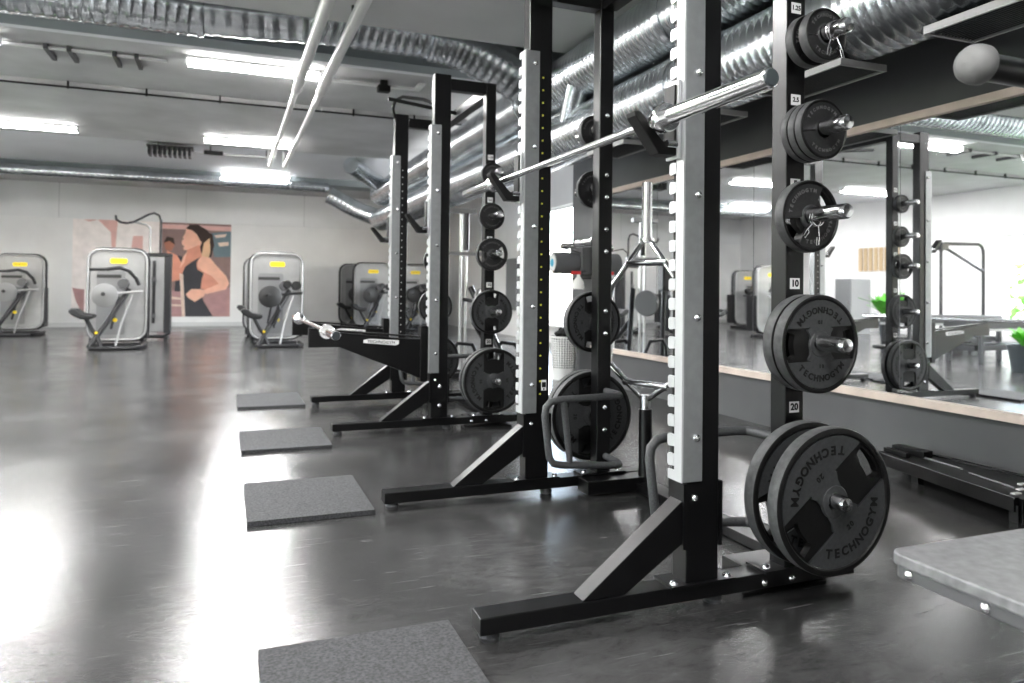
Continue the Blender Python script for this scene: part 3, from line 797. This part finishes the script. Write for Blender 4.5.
# ------------------------------------------------------------------ ceiling lamps
def add_area(x, y, z, sx, sy, power, rot=(0, 0, 0), col=(1, .99, .98)):
    l = bpy.data.lights.new('lamp_light', 'AREA'); l.shape = 'RECTANGLE'; l.size = sx; l.size_y = sy; l.energy = power; l.color = col
    o = bpy.data.objects.new('lamp_light', l); C.objects.link(o); o.location = (x, y, z); o.rotation_euler = rot
    return o
def ceiling_lamp():
    r = thing('ceiling_light', 'x', 'ceiling light')
    MB().box(-.67, .67, -.075, .075, .02, .05).box(-.67, -.655, -.075, .075, -.03, .02).box(.655, .67, -.075, .075, -.03, .02).build('housing', M['housing'], r)
    MB().box(-.655, .655, -.07, .07, -.032, .018).build('diffuser', M['diff'], r)
    return r
lamp = ceiling_lamp(); first = True
rows = [(8.22, 3.29, 'in the row beyond the cross duct'), (12.15, 3.22, 'in the row before the lit bay'), (16.0, 3.28, 'in the far row near the back wall'), (4.3, 3.15, 'in the row above the racks'), (0., 3.15, 'in the row above the camera')]
cols = [(.24, 'beside the white pipes'), (-2.72, 'second column from the pipes'), (-5.65, 'third column near the window wall')]
for y, z, rl in rows:
    for x, cl_ in cols:
        if y == 16.0 and -4 < x < 0: continue
        if (y, x) == (4.3, .24): x = -.35
        if abs(y-12.15) < .1 and x > 0: x = .3
        if abs(y-16) < .1 and x > 0: x = .52
        lab = 'strip light %s, %s' % (rl, cl_)
        if first: lamp.location = (x, y, z); lamp['label'] = lab; lamp['group'] = 'strip lights on the ceiling'; first = False
        else: dup(lamp, (x, y, z), lab, 'strip lights on the ceiling')
        add_area(x, y, z-.045, 1.3, .13, 72)
# ------------------------------------------------------------------ poster
po = MB((-1.6, BY-.02, .23))
px0, px1, pz0, pz1 = -3.32, .07, .235, 2.49
cols_ = []
def pm(name, col): 
    m = mat('poster '+name, col, .55, noise=(5, .08)); cols_.append(m); return len(cols_)-1
k_pale = pm('pale', (.88, .82, .8)); k_bg = pm('background', (.28, .19, .18)); k_skin = pm('skin', (.72, .33, .24)); k_skl = pm('light skin', (.85, .5, .38)); k_hair = pm('hair', (.05, .028, .022)); k_top = pm('top', (.055, .055, .065)); k_pink = pm('pink', (.72, .46, .43)); k_mauve = pm('mauve', (.45, .27, .27)); k_blue = pm('blue grey', (.16, .22, .25)); k_skd = pm('shade skin', (.42, .18, .12)); k_lt = pm('lamp', (.75, .6, .52)); k_tan = pm('tan', (.75, .5, .32))
def PP(pts, k, lay):
    po.cur = k
    P = []
    for x, y in pts:
        u = (x-68)/825; top = 100+30*u; v = (612-y)/(612-top); P.append((px0+u*(px1-px0), pz0+min(max(v, 0), 1)*(pz1-pz0)))
    yy = BY-.012-lay*.0012
    po.prism(P, 'y', yy, yy+.001)
po.cur = k_pale; po.box(px0, px1, BY-.012, BY-.001, pz0, pz1)
PP([(505, 110), (893, 130), (893, 612), (505, 612)], k_bg, 1)
PP([(190, 95), (290, 100), (280, 260), (262, 260), (256, 170)], k_pink, 1); PP([(370, 190), (420, 190), (420, 260), (360, 260)], k_pink, 1)
PP([(70, 460), (130, 470), (130, 612), (90, 530)], k_mauve, 1); PP([(120, 105), (190, 105), (150, 115)], k_pink, 1)
PP([(505, 125), (893, 140), (893, 165), (505, 150)], k_pink, 2); PP([(780, 175), (893, 165), (893, 300), (800, 300)], k_blue, 2)
PP([(800, 185), (870, 178), (860, 195), (810, 200)], k_lt, 3); PP([(820, 225), (880, 220), (880, 240), (830, 245)], k_lt, 3)
PP([(505, 480), (640, 470), (640, 612), (505, 612)], k_mauve, 2); PP([(560, 505), (640, 515), (640, 525), (560, 520)], k_lt, 3); PP([(560, 545), (640, 550), (640, 560), (560, 556)], k_lt, 3)
PP([(740, 470), (893, 460), (893, 612), (760, 612)], k_mauve, 2)
# second runner
PP([(530, 225), (548, 196), (575, 200), (585, 240), (570, 268), (540, 262)], k_skd, 3); PP([(528, 225), (545, 192), (580, 200), (588, 235), (560, 215)], k_hair, 4)
PP([(545, 265), (600, 290), (625, 330), (620, 420), (560, 430), (550, 350)], k_skin, 4); PP([(580, 285), (640, 300), (640, 480), (590, 480), (600, 350)], k_top, 3)
# main runner
PP([(740, 160), (790, 180), (800, 240), (785, 300), (735, 300), (720, 240)], k_hair, 3); PP([(745, 215), (775, 190), (780, 270), (770, 310), (730, 300)], k_tan, 4)
PP([(648, 150), (665, 135), (700, 134), (745, 160), (740, 200), (722, 250), (700, 262), (660, 265), (635, 262), (632, 250), (640, 245), (624, 232), (625, 214), (636, 205), (628, 198), (640, 178)], k_skl, 5)
PP([(645, 150), (665, 130), (710, 130), (765, 160), (780, 195), (745, 225), (725, 215), (705, 180), (680, 160)], k_hair, 6)
PP([(655, 262), (720, 235), (735, 300), (790, 330), (840, 390), (870, 430), (850, 460), (760, 480), (660, 420), (615, 400), (600, 380), (625, 350)], k_skin, 6)
PP([(632, 300), (655, 270), (640, 330), (615, 360)], k_skl, 8)
PP([(725, 300), (705, 330), (710, 365), (745, 385), (735, 420), (730, 470), (740, 520), (800, 612), (650, 612), (640, 520), (625, 400), (645, 350), (680, 325)], k_top, 7)
PP([(735, 295), (780, 305), (815, 345), (870, 400), (888, 440), (870, 470), (760, 495), (745, 475), (830, 440), (790, 400), (740, 375), (710, 350), (715, 315)], k_skl, 8)
PP([(650, 495), (680, 468), (730, 468), (760, 480), (750, 505), (700, 535), (665, 515)], k_skl, 9)
PP([(615, 385), (635, 390), (650, 612), (632, 612)], k_lt, 8)
pob = po.build('poster', cols_); pob.location = (-1.6, BY-.02, .23)
tag(pob, 'large wall poster of a woman running in a dark tank top', 'poster')

# ------------------------------------------------------------------ selectorised machines
def machine(var=0):
    """local frame: x 0..0.82 across, tower in plane y=0..0.22, mechanism at y<0; z up"""
    r = thing('exercise_machine', 'x', 'exercise machine')
    W, Hh = .82, 1.53
    MB().prism([(x, z) for x, z in rrect(.02, W-.02, .14, Hh-.01, .15)], 'y', 0, .16).build('tower_shield', M['machpanel'], r, .01)
    loop = [(x, -.01, z) for x, z in rrect(.0, W, .12, Hh, .17)]
    MB().tube(loop, .016, 10, closed=True).build('shield_rim', M['machrim'], r)
    loop = [(x, .12, z) for x, z in rrect(-.018, W+.018, .10, Hh+.018, .18)]
    MB().tube(loop, .022, 10, closed=True).build('frame_tube', M['machframe'], r)
    MB().box(W-.06, W+.02, .02, .34, .14, .9).build('weight_stack_cover', M['machframe'], r, .01)
    MB().prism([(x, z) for x, z in rrect(.12, .52, .2, 1.2, .04)], 'y', -.006, 0).build('inset_panel', M['machinset'], r)
    bd_ = MB().prism([(x, z) for x, z in rrect(.30, .54, 1.315, 1.395, .03)], 'y', -.008, 0).build('badge', M['badge'], r)
    tb = MB(); mesh_add(tb, text_mesh('TECHNOGYM', .032, .0003), Matrix.Translation((.42, -.0085, 1.355)) @ Matrix.Rotation(R(90), 4, 'X')); tb.build('lettering', M['discdark'], bd_)
    MB().box(.12, .46, -.012, -.004, 1.09, 1.14).build('label_strip', M['discdark'], r)
    # base frame
    MB().tube([(.12, -.55, .03), (.72, -.55, .03), (.80, -.4, .03), (.80, .2, .03)], .032, 10).build('base_tube', M['machframe'], r)
    MB().tube([(.05, .1, .03), (.75, .1, .03)], .032, 10).build('base_tube', M['machframe'], r)
    MB().tube([(.04, .1, .03), (.04, .1, .16)], .03, 10).build('base_foot', M['machframe'], r)
    # leaning main bar
    MB().tube([(.10, -.52, .03), (.33, -.40, .42), (.60, -.25, .92)], .04, 10).build('main_bar', M['machframe'], r)
    MB().tube([(.66, -.3, .86), (.52, -.38, .4), (.45, -.45, .05)], .016, 8).build('link_bar', M['machrim'], r)
    MB().tube([(.45, -.2, .8), (.36, -.25, .3)], .02, 8).build('link_bar', M['machframe'], r)
    # round counterweight disc
    MB().lathe([(0, -.03), (.165, -.03), (.178, -.02), (.178, .02), (.165, .03), (0, .03)], (.29, -.42, .82), (.15, -1, 0), 32).build('counterweight', M['disc'] if var == 0 else M['discdark'], r)
    MB().lathe([(0, -.01), (.03, -.01), (.03, .045), (0, .05)], (.27, -.45, .84), (.15, -1, 0), 16).build('disc_hub', M['discdark'], r)
    MB().tube([(.42, -.36, .85), (.80, -.3, .88)], .022, 10).build('lever', M['machrim'] if var == 0 else M['machframe'], r)
    MB().lathe([(0, -.07), (.075, -.07), (.085, 0), (.075, .07), (0, .07)], (.52, -.26, 1.0), (0, 1, 0), 20).build('pivot_housing', M['benchedge'], r)
    if var == 0:
        MB().tube([(.08, -.40, 1.21), (.30, -.40, 1.215)], .024, 10).build('hand_grip', M['machframe'], r)
        MB().tube([(.30, -.40, 1.215), (.48, -.38, 1.24), (.60, -.34, 1.20), (.70, -.30, 1.08), (.74, -.28, .98)], .028, 10).build('press_arm', M['machframe'], r)
        MB().tube([(.46, -.3, .95), (.60, -.3, 1.02)], .02, 8).build('link_bar', M['machrim'], r)
    else:
        MB().lathe([(0, -.05), (.07, -.05), (.08, 0), (.07, .05), (0, .05)], (.70, -.35, 1.0), (0, 1, 0), 18).build('roller_pad', M['pad_black'], r)
        MB().lathe([(0, -.05), (.06, -.05), (.07, 0), (.06, .05), (0, .05)], (.56, -.35, 1.02), (0, 1, 0), 18).build('roller_pad', M['pad_black'], r)
        MB().tube([(.30, -.4, .62), (.38, -.4, .82), (.46, -.4, .60), (.36, -.45, .35), (.26, -.42, .40), (.30, -.4, .62)], .02, 8).build('foot_lever', M['machframe'], r)
    # seat
    seat = [(-.15, .60), (-.12, .63), (-.05, .62), (.02, .56), (.12, .54), (.17, .535), (.18, .49), (.12, .46), (.0, .47), (-.10, .52), (-.15, .57)]
    MB().prism(seat, 'y', -.62, -.32).build('seat', M['pad_black'], r, .03)
    MB().tube([(.05, -.47, .48), (.14, -.47, .30), (.20, -.47, .22), (.26, -.5, .05)], .03, 10).build('seat_post', M['machframe'], r)
    MB().lathe([(0, -.02), (.03, -.02), (.03, .02), (0, .02)], (.42, -.30, .44), (0, 1, 0), 12).build('yellow_knob', M['badge'], r)
    MB().lathe([(0, -.02), (.02, -.02), (.02, .02), (0, .02)], (.20, -.51, .26), (0, 1, 0), 12).build('yellow_knob', M['badge'], r)
    return r
m0 = machine(0); m0.location = (-2.01, 12.95, 0); m0['label'] = 'silver exercise machine with a light grey round disc, left of the cable tower'; gm = 'silver exercise machines in the back'; m0['group'] = gm
m1 = machine(1); m1.location = (.36, 12.85, 0); m1['label'] = 'silver exercise machine with a dark round disc, right of the poster'; m1['group'] = gm
dup(m1, (.33, 15.3, 0), 'exercise machine partly hidden behind the one right of the poster', gm)
dup(m0, (-4.15, 16.6, 0), 'exercise machine at the left edge of the photo, seen partly', gm)
dup(m1, (2.72, 16.9, 0), 'silver machine with yellow badge seen just left of the farthest upright', gm)
dup(m1, (2.58, 18.1, 0), 'silver machine overlapped by the one left of the farthest upright', gm)
dup(m1, (3.78, 17.2, 0), 'silver machine with yellow badge seen between the two far uprights', gm)
dup(m0, (-4.1, 12.8, 0), 'exercise machine left of the frame, seen only in the wall mirror', gm)
dup(m1, (-6.2, 16.2, 0), 'exercise machine by the far left corner, seen only in the wall mirror', gm)

# cable tower with tall bent arm
ct = thing('cable_tower', 'tall narrow cable tower with a bent black lat arm in front of the poster', 'cable machine', (-1.28, 14.6, 0))
O = ct.location; y = 14.6
MB(O).prism([(x, z) for x, z in rrect(-1.40, -.98, .14, 1.52, .06)], 'y', y, y+.2).build('column', M['machpanel'], ct, .01)
MB(O).box(-1.06, -.95, y-.02, y+.3, .12, 1.54).build('side_cover', M['machframe'], ct, .02)
MB(O).box(-1.42, -.94, y-.03, y+.2, 1.50, 1.56).build('top_cap', M['machframe'], ct, .01)
MB(O).tube([(-1.42, y, .12), (-1.30, y, .06), (-1.05, y, .06), (-.95, y, .14)], .03, 10).build('base_tube', M['machframe'], ct)
MB(O).box(-1.25, -1.2, y-.02, y, .3, 1.42).build('cable', M['machframe'], ct)
for z in (1.05, .4): MB(O).box(-1.26, -1.19, y-.05, y-.01, z, z+.07).build('pulley_block', M['benchedge'], ct)
MB(O).tube([(-1.13, y, 1.54), (-1.13, y, 2.14), (-1.16, y, 2.24), (-1.24, y-.02, 2.28), (-1.34, y-.05, 2.24), (-1.55, y-.1, 2.10), (-1.66, y-.12, 2.07), (-1.76, y-.13, 2.08), (-1.83, y-.13, 2.13), (-1.84, y-.13, 2.20)], .02, 10).build('lat_arm', M['machframe'], ct)
MB(O).tube([(-1.30, y, 1.54), (-1.30, y, 2.0), (-1.36, y, 2.06), (-1.55, y-.1, 2.10)], .018, 10).build('support_arm', M['machrim'], ct)
for x in (-1.38, -1.0): MB(O).box(x-.03, x+.03, y-.3, y+.3, 0, .06).build('foot', M['machframe'], ct)

# open machine with guide rods right behind the farther rack
lm = thing('rod_machine', 'machine with tall chrome guide rods and low curved black tubes behind the farther rack', 'exercise machine', (2.5, 7.9, 0))
O = lm.location
for dx in (-.03, .035): MB(O).tube([(2.51+dx, 8.0, .05), (2.51+dx, 8.0, 1.87)], .016, 12).build('guide_rod', M['pole'], lm)
MB(O).tube([(2.535, 7.96, 1.42), (2.535, 7.96, 1.84)], .03, 12).build('dark_sleeve', M['machframe'], lm)
MB(O).box(2.30, 2.66, 7.97, 8.05, 1.84, 1.90).build('top_cap', M['machrim'], lm, .01)
MB(O).box(2.28, 2.75, 7.95, 8.01, 1.36, 1.40).build('cross_bar', M['machrim'], lm)
MB(O).box(2.17, 2.29, 7.86, 8.0, .98, 1.32).build('back_pad', M['pad_black'], lm, .02)
MB(O).tube([(2.23, 7.95, .98), (2.23, 7.98, .1)], .03, 10).build('pad_post', M['machframe'], lm)
MB(O).lathe([(0, -.02), (.15, -.02), (.16, 0), (.15, .02), (0, .02)], (2.62, 7.72, .83), (.8, -.6, 0), 28).build('counterweight', M['disc'], lm)
MB(O).tube([(2.62, 7.74, .83), (2.51, 7.97, .86)], .02, 8).build('axle', M['machframe'], lm)
for a, b, c_ in ((2.30, 2.55, 2.62), (2.82, 3.05, 3.16)):
    MB(O).tube([(a, 7.75, .06), (a+.02, 7.75, .30), (a+.08, 7.75, .38), (b, 7.75, .36), (c_, 7.75, .22), (c_+.03, 7.75, .05)], .022, 10).build('curved_tube', M['machframe'], lm)
MB(O).tube([(2.62, 8.05, 1.0), (2.95, 7.6, .04)], .035, 10).build('leaning_leg', M['machframe'], lm)
MB(O).tube([(2.66, 8.05, .6), (3.05, 8.2, .04)], .03, 10).build('leaning_leg', M['machframe'], lm)
MB(O).box(2.2, 3.2, 7.7, 7.78, 0, .06).build('base_bar', M['machframe'], lm, .01)
MB(O).box(2.2, 3.2, 7.98, 8.06, 0, .06).build('base_bar', M['machframe'], lm, .01)

# gantry (seen in the mirror)
gt = thing('cable_station', 'black cable station frame near the window, seen in the wall mirror', 'cable machine', (-6.2, 10.4, 0))
O = gt.location
MB(O).tube([(-5.75, 10.4, 0), (-5.75, 10.4, 1.9), (-5.85, 10.4, 1.98)], .035, 10).build('post', M['machframe'], gt)
MB(O).tube([(-6.95, 10.4, 0), (-6.95, 10.4, 1.86), (-6.9, 10.4, 1.96), (-6.8, 10.4, 2.0), (-5.85, 10.4, 1.98)], .035, 10).build('post', M['machframe'], gt)
MB(O).tube([(-6.95, 10.4, 1.45), (-5.8, 10.4, 1.93)], .03, 10).build('diagonal', M['machframe'], gt)
MB(O).box(-5.85, -5.65, 10.3, 10.5, 1.85, 2.0).build('pulley_head', M['machframe'], gt, .02)
MB(O).box(-6.6, -6.1, 10.2, 10.6, .05, .5).build('seat_base', M['machframe'], gt, .02)
MB(O).box(-7.05, -5.65, 10.3, 10.5, 0, .05).build('base', M['machframe'], gt)
# locker, slatted shade, benches in the mirror
lk = thing('locker', 'grey metal locker against the left wall, seen in the wall mirror', 'locker', (-6.6, 13.4, 0))
MB(lk.location).box(-6.9, -6.3, 13.15, 13.65, 0, 1.32).build('body', M['locker'], lk, .01)
MB(lk.location).box(-6.298, -6.285, 13.18, 13.62, .05, 1.28).build('door', M['locker'], lk)
MB(lk.location).box(-6.285, -6.27, 13.22, 13.24, .7, .8).build('handle', M['chromeb'], lk)
sh = thing('slatted_panel', 'tan vertically slatted wall panel on the left wall, seen in the mirror', 'wall panel', (LX+.04, 13.9, 1.55))
for i in range(8): MB(sh.location).box(LX+.002, LX+.03, 13.3+i*.16, 13.41+i*.16, 1.55, 2.15).build('slat', M['slats'], sh)
def flat_bench(x, y, L, lab):
    b = thing('padded_bench', lab, 'bench', (x, y, 0), 0, 'black padded benches near the window')
    MB((0, 0, 0)).box(-L/2, L/2, -.3, .3, .50, .62).build('pad', M['pad_black'], b, .02)
    MB((0, 0, 0)).box(-L/2, L/2, -.28, .28, .46, .50).build('frame', M['machrim'], b)
    MB((0, 0, 0)).box(-L/2, L/2, -.2, .2, .18, .26).build('lower_shelf', M['pad_black'], b, .01)
    for sx in (-1, 1):
        for sy in (-1, 1): MB((0, 0, 0)).box(sx*(L/2-.06)-.025, sx*(L/2-.06)+.025, sy*.25-.025, sy*.25+.025, 0, .46).build('leg', M['machframe'], b)
flat_bench(-4.0, 9.0, 2.2, 'long black padded bench with silver frame near the window, seen in the mirror')
flat_bench(-3.1, 7.5, 1.2, 'shorter black padded bench before the long one, seen in the mirror')

# plants
def plant(name, lab, loc, h, spread, n, pot_r=.16, pot_h=.3, group=None, leafw=.07):
    p = thing(name, lab, 'plant', loc, 0, group)
    pt = MB().lathe([(0, 0), (pot_r*.72, 0), (pot_r*.95, pot_h*.9), (pot_r, pot_h*.9), (pot_r, pot_h), (pot_r*.9, pot_h), (pot_r*.88, pot_h-.03), (0, pot_h-.03)], axis=(0, 0, 1), n=24).build('pot', M['pot'], p)
    lf = MB(); sm = MB()
    for i in range(n):
        a = random.uniform(0, 2*PI); t = random.uniform(.35, 1); le = random.uniform(.6, 1)*h
        d = Vector((math.cos(a), math.sin(a), 0)); base = Vector((0, 0, pot_h-.03))
        pts = []
        for k in range(6):
            u = k/5; pts.append(base+d*spread*t*u**1.3+Vector((0, 0, le*(u-.45*t*u*u))))
        side_ = d.cross(Vector((0, 0, 1)))
        if i % 4 == 0: sm.tube(pts[:4], .006, 6)
        vs = []
        for k, q in enumerate(pts):
            wv = leafw*(.25+1.5*math.sin(PI*min(1, k/5)))*.5
            if k == 5: wv = .003
            vs += [q-side_*wv, q+Vector((0, 0, -.01)), q+side_*wv]
        lf.add(vs, [f_ for k in range(5) for f_ in ((k*3, k*3+1, k*3+4, k*3+3), (k*3+1, k*3+2, k*3+5, k*3+4))], True)
    lf.build('leaves', M['leaf'], p); sm.build('stems', M['plant_stem'], p)
    return p
plant('potted_plant', 'green potted plant on the floor, seen in the mirror at the right edge', (-2.1, 6.35, 0), .38, .22, 16, .18, .34, 'potted plants')
plant('potted_plant', 'green leafy potted plant beside the locker, seen in the wall mirror', (-4.5, 10.5, 0), .8, .6, 55, .2, .45, 'potted plants', .12)
plant('potted_plant', 'bright green plant at the left edge in front of the machine', (-3.32, 10.9, 0), .5, .42, 26, .17, .32, 'potted plants', .05)
plant('potted_plant', 'tall green plant beside the window, seen in the mirror', (-6.9, 8.9, 0), 1.5, .7, 70, .24, .5, 'potted plants', .13)
# hedge outside the window
hd = MB((-9.6, 7, 0))
for i in range(2600):
    c_ = Vector((random.uniform(-10.3, -9.1), random.uniform(-1.5, 12.5), random.uniform(.0, 1.75))); a = Vector((random.uniform(-1, 1), random.uniform(-1, 1), random.uniform(-1, 1))).normalized(); b_ = a.orthogonal().normalized()
    s_ = random.uniform(.06, .14); hd.quad(c_-a*s_, c_+b_*s_*.5, c_+a*s_, c_-b_*s_*.5)
ho = hd.build('hedge', M['greenout']); ho.location = (-9.6, 7, 0); tag(ho, 'green hedge outside the left windows', 'hedge', kind='stuff')
sbox('ground', -16, LX-.2, -6, 16, -.15, -.02, M['benchedge'])

# ------------------------------------------------------------------ things around the wall end
bk = thing('waste_basket', 'white perforated waste basket behind the second storage post', 'basket', (3.46, 7.3, 0))
O = bk.location
cyl = MB(O); n = 30; rows_ = 13
def bp_(a, z): r_ = .125+.02*z/.46; return (3.46+r_*math.cos(a), 7.3+r_*math.sin(a), z)
for i in range(n):
    a0, a1 = 2*PI*i/n, 2*PI*(i+1)/n; am = a0+(a1-a0)*.5
    cyl.quad(bp_(a0, .0), bp_(am, .0), bp_(am, .46), bp_(a0, .46))
for j in range(rows_+1):
    z0 = .12+j*.0255
    for i in range(n):
        a0, a1 = 2*PI*i/n, 2*PI*(i+1)/n; am = a0+(a1-a0)*.5
        cyl.quad(bp_(am, z0), bp_(a1, z0), bp_(a1, z0+.011), bp_(am, z0+.011))
cyl.build('basket_wall', M['white'], bk)
MB(O).lathe([(.124, 0), (.132, .12)], (3.46, 7.3, 0), (0, 0, 1), 36).build('lower_band', M['white'], bk)
MB(O).lathe([(.144, .45), (.150, .455), (.150, .47), (.144, .475), (.138, .465)], (3.46, 7.3, 0), (0, 0, 1), 36).build('rim', M['white'], bk)
MB(O).lathe([(0, .005), (.118, .005), (.13, .44)], (3.46, 7.3, 0), (0, 0, 1), 24).build('bin_liner', M['ventdark'], bk)
bb_ = MB((3.46, 7.3, .4))
for i in range(7):
    a = i*.9; bb_.tube([(3.46+.05*math.cos(a), 7.3+.05*math.sin(a), .42), (3.46+.08*math.cos(a+.8), 7.3+.08*math.sin(a+.8), .5), (3.46+.03*math.cos(a+1.6), 7.3+.07*math.sin(a+1.6), .545), (3.46-.04*math.cos(a), 7.3, .5)], [.02, .03, .022, .012], 8)
o = bb_.build('crumpled_bags', M['cable']); o.location = (3.46, 7.3, .4); tag(o, 'dark crumpled bags heaped in the top of the white waste basket', 'bags', kind='stuff')
rd = thing('paper_roll_dispenser', 'wall-mounted paper roll with blue core and chrome bar on the grey wall end', 'dispenser', (3.6, 7.25, 1.28))
O = rd.location
MB(O).lathe([(.03, 0), (.115, 0), (.118, .01), (.118, .27), (.03, .28)], (3.30, 7.25, 1.275), (1, 0, 0), 32).build('paper_roll', M['paper'], rd)
MB(O).lathe([(0, -.01), (.045, -.01), (.045, .02), (0, .02)], (3.295, 7.25, 1.275), (1, 0, 0), 20).build('blue_core', M['cleaner_blue'], rd)
MB(O).lathe([(.045, 0), (.10, 0), (.10, .006), (.045, .006)], (3.285, 7.25, 1.275), (1, 0, 0), 32).build('pale_end', M['housing'], rd)
MB(O).tube([(3.38, 7.22, 1.455), (3.69, 7.22, 1.475)], .032, 14).build('chrome_bar', M['chrome'], rd)
MB(O).tube([(3.70, 7.14, 1.36), (3.3, 7.12, 1.44), (3.22, 7.16, 1.40), (3.20, 7.2, 1.28), (3.24, 7.2, 1.14), (3.34, 7.14, 1.10), (3.70, 7.14, 1.11)], .006, 8).build('wire_frame', M['machframe'], rd)
MB(O).box(3.57, 3.698, 7.1, 7.4, 1.15, 1.5).build('bracket', M['benchedge'], rd, .01)
sbt = thing('spray_bottle', 'white spray bottle with red nozzle hanging under the paper roll', 'bottle', (3.52, 7.08, 1.0))
O = sbt.location
MB(O).lathe([(0, 0), (.06, 0), (.065, .02), (.06, .08), (.03, .12), (.018, .14), (.018, .16)], (3.52, 7.08, .99), (0, 0, 1), 20).build('bottle_body', M['bottle'], sbt)
MB(O).box(3.44, 3.545, 7.065, 7.095, 1.148, 1.185).build('nozzle', M['red'], sbt, .005)
MB(O).tube([(3.53, 7.08, 1.16), (3.60, 7.10, 1.19), (3.698, 7.12, 1.15)], .006, 8).build('hanging_wire', M['machframe'], sbt)
# poles and grey cabinet in the gap behind the racks
sbox('window_sill', 5.45, RX, 9.2, 13.5, .31, .35, M['white'])
wr = MB((5.5, 14.2, .55)).box(5.50, 5.58, 13.9, 14.5, .55, 1.62).build('wall_radiator', M['locker'], bevel=.01); wr.location = (5.5, 14.2, .55)
tag(wr, 'narrow tall grey radiator on the far right wall', 'radiator')

# ------------------------------------------------------------------ light from outside
w = bpy.data.worlds.new('world'); SC.world = w; w.use_nodes = True
nt = w.node_tree; bg = nt.nodes['Background']
sky = nt.nodes.new('ShaderNodeTexSky'); sky.sky_type = 'NISHITA'; sky.sun_disc = False; sky.sun_elevation = R(35); sky.sun_rotation = R(200)
mx = nt.nodes.new('ShaderNodeMix'); mx.data_type = 'RGBA'; mx.inputs[0].default_value = .75; mx.inputs[7].default_value = (1, 1, 1, 1)
nt.links.new(sky.outputs[0], mx.inputs[6]); nt.links.new(mx.outputs[2], bg.inputs['Color']); bg.inputs['Strength'].default_value = 2.8
# daylight entering through the windows
for (x, y, z, sx, sy, p, ry) in ((-11.2, 1.0, 4.2, 3.0, 6.5, 1900, -62), (-11.2, 8.2, 4.2, 3.0, 6.5, 1900, -62), (RX+1.5, 11.35, 2.2, 2.4, 4.6, 600, 90)):
    add_area(x, y, z, sx, sy, p, (0, R(ry), 0), (.97, .985, 1))
# soft ceiling-row lamps behind the photographer
SC.view_settings.view_transform = 'Standard'
SC.view_settings.look = 'Medium High Contrast'
SC.view_settings.exposure = .6
SC.view_settings.gamma = 1.0
